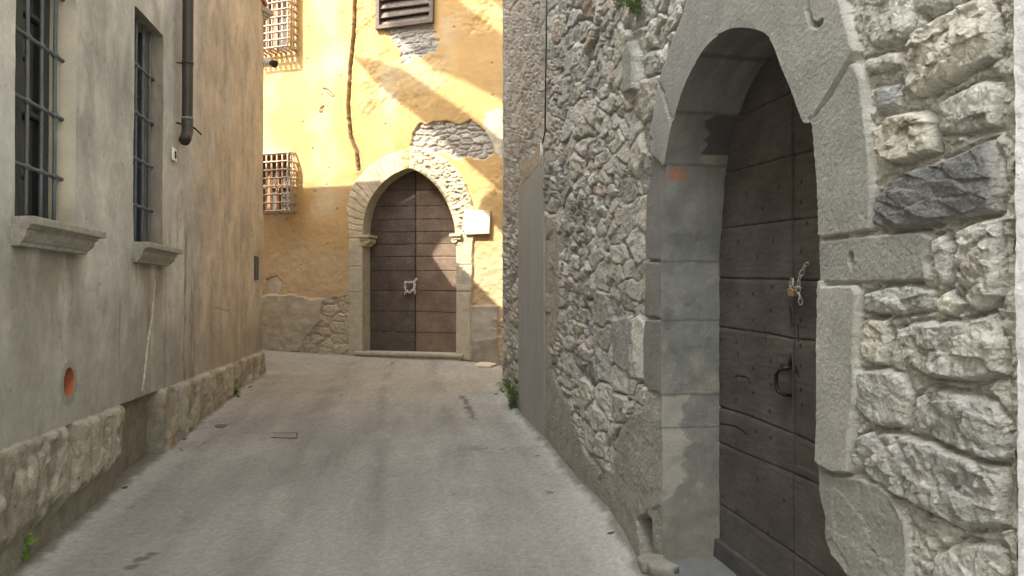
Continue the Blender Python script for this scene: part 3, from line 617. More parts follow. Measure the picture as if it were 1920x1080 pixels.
# ================================================================== LEFT HOUSE (plastered)
lp = lambda pts: LW.poly(pts)
lh = thing('plastered_house', 'grey plastered house on the left with barred windows and rough stone plinth', 'house', (-2.2, 3, .2))
def wrect(x0, x1, z0, z1):
    u0 = LW.uz(x0, 560)[0]; u1 = LW.uz(x1, 560)[0]; return [(u0, z0), (u1, z0), (u1, z1), (u0, z1)]
WIN = [wrect(25, 140, 1.97, 3.68), wrect(249, 303, 1.97, 3.68)]
hc = LW.uz(128, 717); HO = [(hc[0] + .072 * math.cos(a), hc[1] + .086 * math.sin(a)) for a in np.linspace(0, 2 * math.pi, 25)[:-1]]
PT = .882
ug0, ug1 = LW.uz(222, 800)[0], LW.uz(297, 760)[0]; uch = LW.uz(126, 850)[0]; uch2 = LW.uz(345, 750)[0]
def left_fun(u, z):
    sh = u.shape
    h = .010 * fbm(u * .9, z * .7, 3, 201) + .0025 * fbm(u * 7, z * 5, 4, 202)
    far = ss(LW.uz(330, 500)[0], LW.uz(400, 500)[0], u)
    c = np.ones(sh + (3,)) * np.array((.50, .497, .45))
    c = mixc(c, (.49, .425, .33), far * .9)
    mot = fbm(u * 1.8 + .5 * fbm(u * 2, z * 2, 3, 277), z * 1.5, 6, 203, .62); c = c * (1 + .55 * mot)[..., None]
    st = fbm(u * 5 + .3 * fbm(u * 3, z * 3, 3, 5), z * 1.0, 5, 204); c = c * (1 + .16 * st)[..., None]
    c = mixc(c, (.55, .54, .49), ss(.15, .55, fbm(u * 3.5, z * 1.2, 4, 205)) * .6)
    # damp under the sills and down the wall
    for P in WIN:
        m = ss(.2, -.05, np.maximum(P[0][0] - u, u - P[1][0])) * (z < 1.95); c = mixc(c, (.23, .21, .155), m * ss(1.0, 1.9, z) * ss(-.3, .2, fbm(u * 6, z * 1.5, 4, 206) + .15) * .7)
    c = mixc(c, (.25, .235, .185), ss(1.75, .95, z + .5 * fbm(u * 2.5, z * 1.6, 5, 207)) * .55); sk = ss(.1, .45, fbm(u * 3.2 + .5 * fbm(u * 3, z * 2, 3, 278), z * 1.1, 6, 261, .62)); c = mixc(c, (.27, .26, .22), sk * .55); sk = ss(.1, .5, fbm(u * 2.4 + 7 + .4 * fbm(u * 3, z * 2, 3, 279), z * .9, 6, 262, .62)) * far; c = mixc(c, (.33, .27, .20), sk * .55); c = c * (1 + .16 * fbm(u * 30, z * 18, 4, 263))[..., None]
    ups = LW.uz(350, 400)[0]
    for (uu, wd, am, cc, z0, z1) in ((ups - .04, .07, .85, (.15, .15, .135), 0, 2.5), (ups - .09, .03, .8, (.46, .46, .42), 0, 2.2), (ups + .22, .16, .7, (.19, .14, .095), 0, 2.0), (LW.uz(290, 600)[0] - .12, .09, .7, (.20, .185, .15), 0, 1.9), (LW.uz(310, 600)[0], .04, .6, (.18, .165, .14), 0, 1.9),
                                      (ups - .28, .06, .35, (.21, .205, .185), 0, 3.6)):
        m = ss(wd, wd * .2, np.abs(u - uu + .05 * fbm(z * 3, z * 0 + uu, 4, 208))) * ss(z1, z1 - .4, z) * ss(-.35, .25, fbm(u * 30, z * 3, 3, 209)); c = mixc(c, cc, m * am)
    S = np.array(lp([(291, 528), (287, 590), (278, 640), (272, 700), (268, 730)])); d = sdline(S, u, z, .1); k = ss(.020, .010, d + .010 * fbm(u * 25, z * 10, 3, 210)); c = mixc(c, (.74, .73, .69), k); h = h - .003 * k
    for S in ([(137, 470), (136, 560), (132, 600)], [(448 * .5 + 0, 770), (224, 560)], [(400, 577), (415, 580), (428, 584)], [(182, 520), (182, 556)]):
        d = sdline(np.array(lp(S)), u, z, .1); k = ss(.007, .002, d + .003 * fbm(u * 40, z * 10, 2, 211)); h = h - .006 * k; c = mixc(c, (.16, .15, .13), k * .6)
    d = np.hypot(u - hc[0], (z - hc[1]) * .85); k = ss(.125, .09, d + .02 * fbm(u * 20, z * 20, 3, 212)); h = h + .005 * k; c = mixc(c, (.27, .26, .235), k * .7)
    # small pocks
    p = worley(u / .25, z / .2, 221); k = ss(.07, .03, p[0] + .03 * fbm(u * 40, z * 40, 2, 222)) * (p[2] > .62); h = h - .004 * k; c = mixc(c, (.19, .18, .16), k * .35)
    # plinth
    top = PT + .012 * fbm(u * 9, z * 0, 3, 231) - .05 * ss(ug0 - .0, ug0 - .5, u) * 0
    ingap = (u > ug0) & (u < ug1)
    pl = (z < top)
    dep = top - z
    blkx = u / .62; bi = np.floor(blkx + .1 * noise(z * 3, u * 0, 3)); bf = blkx - np.floor(blkx)
    jl = np.array(sorted(LW.uz(x_, 800)[0] for x_ in (-60, 60, 124, 158, 216, 325, 356, 392, 430, 452, 470)))
    jj = np.abs((u + .014 * fbm(z * 6, z * 0, 3, 7))[..., None] - jl).min(-1); cid = np.searchsorted(jl, u).astype(float)
    f = (0, jj, h2(cid, cid, 3), h2(cid, cid, 4)); ed = ss(.004, .016, jj)
    flk = ss(-.05, .12, fbm(u * 3.2, z * 2.6, 4, 247) + .35 * (z - .62)); hp = .022 * np.sqrt(np.clip(dep / .03, 0, 1)) + .016 * ed - .012 + .020 * flk + .006 * facets(u / .14, z / .25, 233) * (1 - flk) + .003 * fbm(u * 9, z * 7, 5, 234) + .005 * facets(u / .05, z / .07, 235) + .016 * (f[2] - .5)
    zg = z - gzw(LW, u); und = ss(.24, .16, zg + .08 * fbm(u * 7, u * 0, 3, 236)) * (u < ug0); hp = hp * (1 - und) + (-.012 + .006 * fbm(u * 6, z * 6, 3, 240)) * und
    cp = (.30 + .10 * flk + .07 * fbm(u * 8, z * 8, 4, 237) + .05 * (f[3] - .5))[..., None] * np.array([1.07, 1.0, .80])
    cp = mixc(cp, (.13, .125, .09), ss(-.05, .4, fbm(u * 8, z * 5, 5, 238, .62)) * .42); cp = mixc(cp, (.13, .12, .095), (1 - ed) * .5)
    cp = mixc(cp, (.215, .20, .155), und * .7)
    hg = -.075 + .010 * fbm(u * 6, z * 6, 4, 239) - .006 * fbm(u * 18, z * 18, 3, 241); cg = np.ones(sh + (3,)) * np.array((.225, .205, .155)) * (1 + .3 * fbm(u * 5, z * 4, 4, 242))[..., None]
    topg = PT + .012 * fbm(u * 12, u * 0, 3, 244)
    bk = ss(ug1 + .20, ug1 + .22, u) * ss(ug1 + .30, ug1 + .28, u); 
    hp = hp * (1 - bk) + .03 * bk * ss(.0, .4, dep) ; cp = mixc(cp, (.42, .23, .13), bk * ss(-.2, .2, fbm(u * 3, z * 14, 3, 245)) * .8)
    wh = ss(ug1 + .32, ug1 + .34, u) * ss(ug1 + .56, ug1 + .5, u); cp = mixc(cp, (.40, .40, .36), wh * ss(.1, .4, ridged(u * 6, z * 4, 3, 246)) * .7)
    chn = ss(.045, .02, np.abs(u - uch - .03 * np.sin(z * 9))); hp = hp * (1 - chn) - .05 * chn; cp = mixc(cp, (.38, .35, .26), chn * ss(.5, .6, z) * .8)
    k = ss(top + .002, top - .006, z); kg = k * ss(ug0 - .006, ug0 + .008, u) * ss(ug1 + .01, ug1 - .01, u)
    h = h * (1 - k) + hp * k; c = c * (1 - k[..., None]) + cp * k[..., None]
    h = h * (1 - kg) + hg * kg; c = c * (1 - kg[..., None]) + cg * kg[..., None]
    reg = np.where(k > .5, 1, 0)
    return h, np.clip(c, .02, .8), reg
xs = np.arange(494, -8, -1.75); Yl = 2632.0 / (750 - xs); ul = np.concatenate([Yl * 1.0112, np.linspace(Yl[-1] * 1.0112 - .08, -4, 60)])
Yl = np.concatenate([Yl, np.full(60, Yl[-1])])
ul[0] = LW.uz(492, 560)[0]; UE = ul[0]
HL = 5.62
U, Z = fan(ul, np.maximum(-.05, CZ - .43 * Yl), np.minimum(CZ + .425 * Yl, HL - .01), -.3, HL, 560, 8, 6)
relief(LW, U, Z, left_fun, WIN + [HO], {0: ('plaster_wall', M['plaster']), 1: ('stone_plinth', M['stone'])}, lh)
def creamcol(u, z, d):
    c = np.ones(u.shape + (3,)) * np.array((.56, .52, .40)) * (1 + .12 * fbm(u * 4 + d * 6, z * 3, 4, 7))[..., None]; return mixc(c, (.30, .27, .20), ss(2.35, 2.0, z + .2 * fbm(d * 12, z * 7, 3, 8)) * .5)
def greycol(u, z, d):
    c = np.ones(u.shape + (3,)) * np.array((.27, .25, .20)); return c * (1 + .35 * fbm(u * 9 + d * 30, z * 7, 4, 9))[..., None]
for i, P in enumerate(WIN):
    wn = MB(); u0, u1 = P[0][0], P[1][0]; z0, z1 = P[0][1], P[2][1]; zt = z1
    reveal('window_lining', LW, P, left_fun, .22, creamcol if i == 0 else greycol, M['plaster'], lh, step=.02, nd=8, rough=.002)
    um = (u0 + u1) / 2; D = -.17; fr_ = MB(); T = np.array([*LW.t, 0]); N = np.array([*LW.n, 0])
    for uu, w2 in ((u0 + .025, .025), (u1 - .025, .025), (um, .035)): fr_.box(LW.P(uu, (z0 + z1) / 2, D), T * w2, N * .025, Z3 * (z1 - z0) / 2)
    for zz in (z0 + .03, z1 - .03, z0 + (z1 - z0) * .38, z0 + (z1 - z0) * .70):
        for s in (-1, 1): fr_.box(LW.P(um + s * (u1 - u0) / 4, zz, D - .002), T * ((u1 - u0) / 4 - .03), N * .018, Z3 * (.03 if zz in (z0 + .03, z1 - .03) else .014))
    wo = fr_.build('window', M['frame'], lh, bevel=.003)
    g = MB(); g.box(LW.P(um, (z0 + z1) / 2, D - .012), T * (u1 - u0) / 2, N * .003, Z3 * (z1 - z0) / 2); g.build('pane', M['glass'], wo)
    # wrought iron grille
    gr = MB(); dg = -.075; hz = [2.29, 2.635, 2.975, 3.33]; nv = 4
    for k in range(nv):
        uu = u0 + (u1 - u0) * (k + .75) / (nv + .35); gr.tube([LW.P(uu + .003 * math.sin(zz * 5 + k), zz, dg) for zz in np.linspace(z0 - .02, z1 + .02, 12)], .0105, 8)
        for zz in hz: gr.tube([LW.P(uu - .022, zz, dg), LW.P(uu - .014, zz, dg), LW.P(uu, zz, dg), LW.P(uu + .014, zz, dg), LW.P(uu + .022, zz, dg)], [.011, .017, .0195, .017, .011], 8)
    for zz in hz: gr.tube([LW.P(u, zz, dg) for u in np.linspace(u0 - .02, u1 + .02, 6)], .0115, 8)
    gr.build('window_grille', M['iron'], lh, smooth=True)
    # moulded stone sill: profile swept along the wall with mitred returns
    prof = [(.0, 2.0), (.132, 1.996), (.135, 1.99), (.135, 1.957), (.100, 1.954), (.098, 1.938), (.086, 1.934), (.080, 1.905), (.062, 1.882), (.050, 1.874), (.046, 1.858), (.0, 1.856)]
    a, e = u0 - .085, u1 + .085; v = []; n = len(prof); f = []
    for end, s in ((a, -1), (e, 1)):
        for (d, zz) in prof: v.append(LW.P(end - s * (.12 - d) * .55, zz, d - (.0 if d else .03)))
    for k in range(n - 1): f.append((k, k + 1, n + k + 1, n + k))
    f += [tuple(range(n)), tuple(range(2 * n - 1, n - 1, -1))]
    b = MB(); b.add(v, f); b.box(LW.P(um, 1.965, -.06), T * (u1 - u0) / 2, N * .07, Z3 * .02)
    b.build('window_sill', M['sill'], lh, bevel=.003)
def tcol(u, z, d): return np.ones(u.shape + (3,)) * np.array((.46, .17, .08)) * (1 + .25 * fbm(u * 20, d * 9, 3, 2))[..., None]
reveal('vent_pipe', LW, HO, left_fun, .35, tcol, M['fstone'], lh, step=.02, nd=6, rough=.001)
b = MB(); b.box(LW.P(hc[0], hc[1], -.36), np.array([*LW.t, 0]) * .12, np.array([*LW.n, 0]) * .01, Z3 * .12); b.build('vent_back', M['dark'], lh)
# drainpipe
pu = LW.uz(352, 300, .09)[0]; TL = np.array([*LW.t, 0]); NL = np.array([*LW.n, 0]); dp = .085
zE = LW.uz(350, 225, .09)[1]
dpo = thing('drainpipe', 'dark brown metal drainpipe ending in an elbow on the left plastered wall', 'drainpipe', tuple(LW.P(pu, zE, dp)))
b = MB(); b.tube([LW.P(pu, 5.6, dp), LW.P(pu, 4.2, dp), LW.P(pu, 3.4, dp), LW.P(pu, zE + .05, dp), LW.P(pu, zE, dp)], .044, 20); b.build('pipe', M['pipe'], dpo, smooth=True)
b = MB(); b.tube([LW.P(pu, zE + .02, dp), LW.P(pu, zE - .05, dp), LW.P(pu - .02, zE - .10, dp + .005), LW.P(pu - .075, zE - .155, dp + .01), LW.P(pu - .12, zE - .19, dp + .01)], [.047, .047, .047, .046, .045], 20); b.build('elbow', M['pipe'], dpo, smooth=True)
b = MB(); b.tube([LW.P(pu, zE + .03, dp), LW.P(pu, zE + .012, dp)], .0485, 20); b.build('solder_band', M['verdigris'], dpo, smooth=True)
zb = LW.uz(350, 115, .09)[1]
b = MB(); b.tube([LW.P(pu, zb + .012, dp), LW.P(pu, zb - .012, dp)], .0485, 20); b.tube([LW.P(pu + .05, zb, dp), LW.P(pu - .02, zb, -.02)], .006, 6); b.build('bracket', M['pipe'], dpo, smooth=True)
b = MB(); b.tube([LW.P(pu - .02, zE - .02, .0), LW.P(pu - .0, zE - .055, dp + .055), LW.P(pu + .09, zE - .09, dp + .09)], .008, 6); b.build('bracket', M['black'], dpo, smooth=True)
# house number tile
nu, nz = LW.uz(323, 290); ns = thing('house_number_tile', 'small white square house number tile with a dark 8 on the left wall', 'sign', tuple(LW.P(nu, nz, .01)))
b = MB(); b.box(LW.P(nu, nz, .016), TL * .05, NL * .008, Z3 * .052); b.build('tile', M['white'], ns, bevel=.003)
b = MB(); X = np.cross(NL, Z3)
for cz, R in ((.014, .0125), (-.015, .0145)):
    b.ring(LW.P(nu, nz + cz, .0255), TL, Z3, R, R * .8, .0048, 18, 6)
b.build('numeral', M['ink'], ns)
b = MB()
for s in (-1, 1): b = MB(); b.tube([LW.P(nu + s * .040, nz, .022), LW.P(nu + s * .040, nz, .027)], .0035, 8); b.build('screw', M['ink'], ns)
# dark slot near the far corner
su, sz = LW.uz(479, 503); b = MB(); zt, zb_ = LW.uz(479, 481)[1], LW.uz(479, 525)[1]
b.box(LW.P(su, (zt + zb_) / 2, .012), TL * .10, NL * .015, Z3 * (zt - zb_) / 2); b.build('meter_hatch', mat('slate_hatch', (.10, .105, .11), .7), lh, bevel=.004)
# north side and roof of the low part; added shading block above it
EC = LW.P(UE, 0)[:2]; NF = Frame(EC, -FW.t, -FW.n)
Un, Zn = np.meshgrid(np.linspace(0, 7, 120), np.linspace(-.1, HL, 120))
def nfun(u, z):
    h, c, r = left_fun(u + 12, z + .0); k = np.clip(u / .3, 0, 1); return h * k * .5, c, r
relief(NF, Un, Zn, nfun, [], {0: ('side_wall', M['plaster']), 1: ('side_plinth', M['stone'])}, lh)
bd = [LW.P(UE - .35, 0, -.6), NF.P(7, 0, -.35), LW.P(-4, 0, -7), LW.P(-4, 0, -.6)]
b = MB(); b.prism([p + Z3 * -.3 for p in bd], [p + Z3 * (HL - .005) for p in bd]); b.build('rear_wall', M['shade'], lh)
# cornice round the corner towards the cross street
zc = LW.uz(490, 28)[1]
b = MB()
for d0, d1, za_, zb_ in ((.03, 0, zc, zc + .035), (.06, 0, zc + .035, zc + .07), (.10, 0, zc + .07, zc + .14)):
    q = [NF.P(-.0, 0, d0), NF.P(7, 0, d0), NF.P(7, 0, -.3), NF.P(.0, 0, -.3)]; q[0] = NF.P(-.02 - d0 * .7, 0, d0); q[3] = NF.P(-.02 - d0 * .7, 0, -.3)
    b.prism([p + Z3 * za_ for p in q], [p + Z3 * zb_ for p in q])
b.build('cornice', M['sill'], lh, bevel=.006)
rf = [LW.P(UE + .03, 0, .04), NF.P(7, 0, .06), LW.P(-4, 0, -7), LW.P(-4, 0, .04)]
b = MB(); b.prism([p + Z3 * (HL + .002) for p in rf], [p + Z3 * (HL + .06) for p in rf]); b.build('roof', M['roof'], lh)
# unseen block added to keep the lane in shade, one side along the sun
SH = np.array([SV.x, SV.y]); SH = SH / np.linalg.norm(SH)
wa = LW.P(8.15, 0, -.02)[:2]; wb = wa + SH * 5; wc = LW.P(-4, 0, -5)[:2]; wd_ = LW.P(-4, 0, -.02)[:2]
wq = [np.array([*q, 0.]) for q in (wa, wb, wc, wd_)]
b = MB(); b.prism([p + Z3 * (HL + .07) for p in wq], [p + Z3 * t for p, t in zip(wq, (10.2, 10.2, 6.7, 6.7))]); b.build('lane_shade_block', M['shade'], lh)
# security camera on the corner
q = FW
cu = LW.P(UE + .0, 0)[:2]
def CP(px, py, dy=0.0):
    r = ray(px, py); k = (10.25 + dy) / r[1]; return np.array([r[0] * k, r[1] * k, r[2] * k + CZ])
scam = thing('security_camera', 'small white security camera with black front on the far corner of the left house', 'camera', tuple(CP(500, 120)))
b = MB(); b.tube([CP(492, 117), CP(501, 117)], .062, 14); b.tube([CP(500, 117), CP(506, 118, -.05)], .025, 10); b.build('bracket', M['white'], scam, smooth=False)
b = MB(); b.tube([CP(502, 116, .1), CP(511, 119, -.07)], .048, 16); b.build('housing', M['white'], scam, smooth=False)
b = MB(); b.tube([CP(511, 119, -.071), CP(515, 120, -.11)], .050, 16); b.build('lens_hood', M['dark'], scam, smooth=False)
# ================================================================== FAR HOUSE (ochre)
fp = lambda pts: FW.poly(pts)
fh = thing('ochre_house', 'sunlit ochre plastered house closing the end of the lane, with a pointed stone arch door', 'house', (-2, 11.6, .6))
ARCH = [(682, 442), (684, 412), (690, 388), (700, 367), (715, 347), (735, 330), (755, 320), (769, 315), (785, 321), (806, 335), (825, 355), (840, 380), (850, 405), (856, 432), (858, 500), (857, 668)]
OPEN_F = fp([(682, 664)]) + chaikin(fp(ARCH))
SUR = fp([(655, 668), (655, 440), (651, 385), (662, 348), (690, 315), (728, 292), (765, 279), (800, 279), (840, 300), (868, 332), (884, 372), (893, 400), (890, 440), (885, 560), (884, 676)])
KEYS = [((655, 385), (700, 367)), ((690, 318), (715, 347))]
G1 = fp([(470, -60), (537, -60), (537, 96), (470, 99)]); G2 = fp([(470, 292), (544, 287), (544, 400), (470, 402)])
SHW = fp([(707, -60), (814, -60), (814, 43), (707, 48)])
PA = fp([(775, 250), (785, 233), (830, 227), (862, 232), (880, 226), (905, 240), (928, 252), (925, 290), (905, 303), (880, 292), (855, 300), (830, 285), (800, 290), (780, 278), (770, 272)])
PB = fp([(712, 46), (810, 46), (818, 60), (806, 70), (822, 75), (818, 95), (800, 102), (790, 108), (775, 104), (762, 118), (750, 122), (752, 95), (742, 85), (730, 65)])
PC = fp([(492, 555), (540, 552), (607, 562), (602, 600), (570, 640), (560, 660), (492, 660)])
PD = fp([(607, 560), (655, 555), (655, 668), (560, 664), (575, 620)])
PE = fp([(885, 574), (935, 573), (936, 680), (884, 680)]); PF = fp([(908, 212), (930, 204), (950, 205), (950, 300), (930, 290), (906, 240)])
CRK = fp([(668, -40), (664, 60), (656, 140), (654, 200), (658, 255), (670, 285), (673, 318)]); WIRE = fp([(650, -40), (651, 100), (651, 345)])
def facade_fun(u, z):
    sh = u.shape; n0 = fbm(u * .8, z * .8, 4, 301)
    relf = ss(-.2, .5, fbm(u * .7 + 4, z * .7, 3, 302)) * ss(LW_u0 := FW.uz(640, 300)[0], FW.uz(700, 300)[0], u)
    h = .014 * n0 + .003 * fbm(u * 6, z * 6, 4, 303) + relf * (.050 * fbm(u * 3.5, z * 4, 4, 304) + .020 * fbm(u * 14, z * 14, 4, 305)) + .010 * fbm(u * 9, z * 9, 4, 306) * ss(3.2, 2.2, z)
    c = np.ones(sh + (3,)) * np.array((.42, .268, .108)); c = c * (1 + .16 * fbm(u * 1.5, z * 1.5, 5, 307))[..., None]
    c = mixc(c, (.45, .365, .225), ss(-.05, .5, fbm(u * 1.1 + 8, z * .9, 4, 308) + .25 * (ss(1.7, 1.2, u)) - .12) * .75)
    c = mixc(c, (.42, .25, .105), ss(.1, .5, fbm(u * 2.3, z * 1.7 + 5, 4, 309)) * .5)
    c = mixc(c, (.44, .325, .19), ss(3.1, 2.0, z + .5 * fbm(u * 1.4, z * 1.4, 4, 310)) * .85)
    k = ss(.25, .6, fbm(u * 5, z * 4, 4, 311)) * ss(2.6, 2.0, z); c = mixc(c, (.33, .29, .23), k * .6)
    # crack, its inner shadow painted dark brown, and wire
    d = sdline(CRK, u, z, .3); kk = ss(.036, .022, d + .012 * fbm(u * 12, z * 8, 3, 312)); h = h - .065 * kk + .012 * ss(.10, .03, d) * (1 - kk); c = mixc(c, (.13, .08, .04), kk)
    d = sdline(WIRE, u, z, .1); h = h - .006 * ss(.009, .003, d); c = mixc(c, (.40, .28, .13), ss(.008, .003, d) * .6)
    for (P, cc) in ((fp([(606, 166), (614, 168), (628, 182), (622, 182)]), (.25, .2, .14)), (fp([(602, 203), (607, 199), (604, 211), (600, 212)]), (.25, .2, .14))):
        d = np.abs(sdpoly(P, u, z, .1)); k = ss(.012, .005, d); h = h - .02 * k; c = mixc(c, cc, k)
    p = worley(u / .5, z / .45, 313); k = ss(.05, .02, p[0] + .02 * fbm(u * 30, z * 30, 2, 314)) * (p[2] > .5); h = h - .012 * k; c = mixc(c, (.34, .24, .14), k * .7)
    # exposed masonry
    def masonry(P, sx, sz, seed, cols, depth, wob):
        nonlocal h, c
        sd = sdpoly(P, u, z, .25) + wob * fbm(u * 7, z * 7, 4, seed)
        k = ss(.012, -.012, sd)
        if not (k > 0).any(): return
        wu = u + .03 * fbm(u * 6, z * 6, 2, seed); f = worley(wu / sx, z / sz, seed, .8); e = np.sqrt(np.clip((f[1] - f[0]) / .35, 0, 1))
        hm = depth + .024 * e * (.5 + .7 * f[2]) + (f[5] * (f[3] - .5) + f[6] * (f[4] - .5)) * .03 + .010 * fbm(u * 25, z * 25, 3, seed + 1) + .008 * facets(u / .05, z / .04, seed + 2)
        cm = np.array(cols[0]) * (1 - f[3][..., None]) + np.array(cols[1]) * f[3][..., None]; cm = mixc(cm, (.28, .24, .18), (1 - e) * .5)
        h = h * (1 - k) + hm * k; c = c * (1 - k[..., None]) + cm * k[..., None]
    masonry(PA, .20, .085, 321, [(.26, .235, .20), (.34, .305, .25)], -.05, .05)
    masonry(PB, .5, .10, 331, [(.27, .255, .225), (.30, .28, .24)], -.03, .05)
    masonry(PD, .26, .17, 341, [(.36, .31, .23), (.44, .38, .28)], -.02, .03)
    for P, cc, hh, am in ((PC, (.36, .315, .235), .03, .05), (PE, (.32, .28, .225), .03, .01), (PF, (.40, .35, .25), -.004, .02), (fp([(498, 524), (520, 516), (530, 530), (520, 552), (500, 552)]), (.43, .36, .27), -.02, .02), (fp([(885, 640), (935, 632), (940, 690), (885, 690)]), (.24, .20, .155), .035, .03)):
        sd = sdpoly(P, u, z, .25) + am * fbm(u * 8, z * 8, 4, 351); k = ss(.01, -.012, sd)
        c2 = np.ones(sh + (3,)) * np.array(cc) * (1 + .35 * fbm(u * 5, z * 5, 4, 352))[..., None]
        h = h * (1 - k) + (hh + .014 * fbm(u * 6, z * 6, 4, 353)) * k; c = c * (1 - k[..., None]) + c2 * k[..., None]
    br = worley(u / .22, z / .075, 361, .5); k = ((u > FW.uz(922, 600)[0]) & (z < 1.35) & (z > .85)) * ss(-.1, .2, fbm(u * 3, z * 5, 3, 362)) * (br[1] - br[0] > .1); h = h + .01 * k; c = mixc(c, (.34, .17, .11), k * (br[2] > .5) * .8); 
    # stone arch ring
    sd = sdpoly(SUR, u, z, .3) + .02 * fbm(u * 5, z * 5, 3, 371); k = ss(.008, -.012, sd)
    uc, zc_ = FW.uz(770, 440); ang = np.arctan2(z - zc_, u - uc) ; up = z > zc_
    vo = ang * 9.5 + .35 * noise(u * 3, z * 3, 372); vj = ss(.10, .03, np.abs(vo - np.round(vo))) * up
    bj = np.where(up, vj, 0)
    for yy in (548, 447, 500): zz = FW.uz(670, yy)[1]; bj = np.maximum(bj, ss(.010, .004, np.abs(z - zz)) * (~up))
    rg = .006 * fbm(u * 9, z * 9, 4, 373); rub = up * ss(FW.uz(740, 300)[0], FW.uz(800, 300)[0], u) * ss(.03, .10, -0 * sd + sdpoly(OPEN_F, u, z, .3))
    hk = .042 + rg - .010 * bj + rub * (.020 * facets(u / .09, z / .05, 374) + .02 * fbm(u * 14, z * 10, 3, 375))
    ck = np.ones(sh + (3,)) * np.array((.44, .37, .25)) * (1 + .3 * fbm(u * 5, z * 5, 4, 376))[..., None]; lowj = ss(zc_ + .1, zc_ - .5, z); ck = mixc(ck, (.37, .33, .25), lowj * .8)
    ck = mixc(ck, (.33, .26, .17), bj * .3); dk = (np.abs(ang - 1.62 + .0) < .05) & up; ck = mixc(ck, (.42, .24, .10), dk * .7)
    h = h * (1 - k) + hk * k; c = c * (1 - k[..., None]) + ck * k[..., None]
    reg = np.where((k > .5) & (sdpoly(OPEN_F, u, z, .3) < .45), 1, 0)
    return h, np.clip(c, .02, .85), reg
ua, ub = FW.uz(486, 300)[0], FW.uz(958, 300)[0]
uf = np.concatenate([np.linspace(-5, ua, 30)[:-1], np.linspace(ua, ub, 370), np.linspace(ub, 9, 30)[1:]])
zf = np.concatenate([np.linspace(.2, .5, 4)[:-1], np.linspace(.5, 6.55, 560), np.linspace(6.55, 7.4, 5)[1:]])
U, Z = np.meshgrid(uf, zf)
relief(FW, U, Z, facade_fun, [OPEN_F, G1, G2, SHW], {0: ('plaster_wall', M['ochre']), 1: ('arch_surround', M['fstone'])}, fh)
fcol = lambda u, z, d: np.ones(u.shape + (3,)) * np.array((.40, .35, .25)) * (1 + .2 * fbm(z * 5, d * 9 + u, 3, 3))[..., None]
ocol = lambda u, z, d: np.ones(u.shape + (3,)) * np.array((.52, .33, .14)) * (1 + .2 * fbm(z * 5, d * 9 + u, 3, 3))[..., None]
reveal('door_lining', FW, OPEN_F, facade_fun, .24, fcol, M['fstone'], fh, step=.03, nd=8)
for P in (G1, G2): reveal('window_lining', FW, P, facade_fun, .28, ocol, M['ochre'], fh, step=.04, nd=5)
reveal('window_lining', FW, SHW, facade_fun, .28, ocol, M['ochre'], fh, step=.04, nd=5)
b = MB(); b.prism(*foot(FW, [(-5, -.5), (9, -.5), (9, -6), (-5, -6)], 0, 7.4)); b.build('rear_wall', M['shade'], fh)
b = MB(); b.prism(*foot(FW, [(-5.2, .5), (9.2, .5), (9.2, -6.2), (-5.2, -6.2)], 7.41, 7.55)); b.build('roof', M['roof'], fh)
TF = np.array([*FW.t, 0]); NFv = np.array([*FW.n, 0])
# far door
FD = -.20
fd = thing('arched_double_door', 'brown plank double door under the pointed arch of the ochre house', 'door', tuple(FW.P(*FW.uz(775, 658, FD), FD)))
fsm = [np.array(FW.poly(p, FD)) for p in ([(680, 357), (880, 355)], [(680, 388), (880, 385)], [(680, 413), (880, 410)], [(680, 436), (880, 434)], [(680, 459), (880, 457)], [(680, 482), (880, 481)], [(680, 508), (880, 508)], [(680, 545), (880, 546)], [(680, 583), (780, 584), (880, 588)], [(680, 621), (880, 626)])]
cu_ = FW.uz(779, 500, FD)[0]
def fdoor_fun(u, z):
    h = .003 * fbm(u * 4, z * 4, 3, 401) + .0015 * fbm(u * 8, z * 60, 3, 402); lf = u < cu_
    c = np.where(lf[..., None], np.array((.088, .070, .056)), np.array((.150, .105, .074))) * (1 + .3 * fbm(u * 3, z * 5, 4, 403))[..., None]
    rowid = np.zeros(u.shape)
    for S in fsm:
        d = sdline(S, u, z, .1) + .003 * fbm(u * 9, z * 9, 2, 404); c = mixc(c, (.02, .015, .012), ss(.008, .002, d) * .8); h = h - .008 * ss(.008, .003, d); rowid += z > S[0, 1]
    c = c * (1 + .22 * (h2(rowid, np.where(lf, 1, 2), 5) - .5))[..., None]; c = mixc(c, (.21, .15, .10), ss(.2, .6, fbm(u * 5, z * 40, 3, 405)) * .35)
    d = np.abs(u - cu_); c = mixc(c, (.012, .01, .009), ss(.012, .006, d)); h = h - .02 * ss(.012, .005, d) + .008 * (~lf)
    a = u / .125; bb = z / .12; nn = np.hypot((a - np.round(a)) * .125, (bb - np.round(bb)) * .12); ok = (h2(np.round(a), np.round(bb), 9) > .55); k = ss(.011, .006, nn) * ok; c = mixc(c, (.36, .27, .19), k * .45); h = h + .005 * k
    return h, np.clip(c, .004, .5), np.where(lf, 0, 1)
du0, du1 = FW.uz(675, 500, FD)[0], FW.uz(880, 500, FD)[0]
U, Z = np.meshgrid(np.linspace(du0, du1, 190), np.linspace(FW.uz(780, 661, FD)[1], FW.uz(780, 300, FD)[1], 330))
relief(FW, U, Z, fdoor_fun, [], {0: ('door_leaf', M['wood']), 1: ('door_leaf', M['wood'])}, fd, FD)
def F3(px, py, d): u, z = FW.uz(px, py, d); return FW.P(u, z, d)
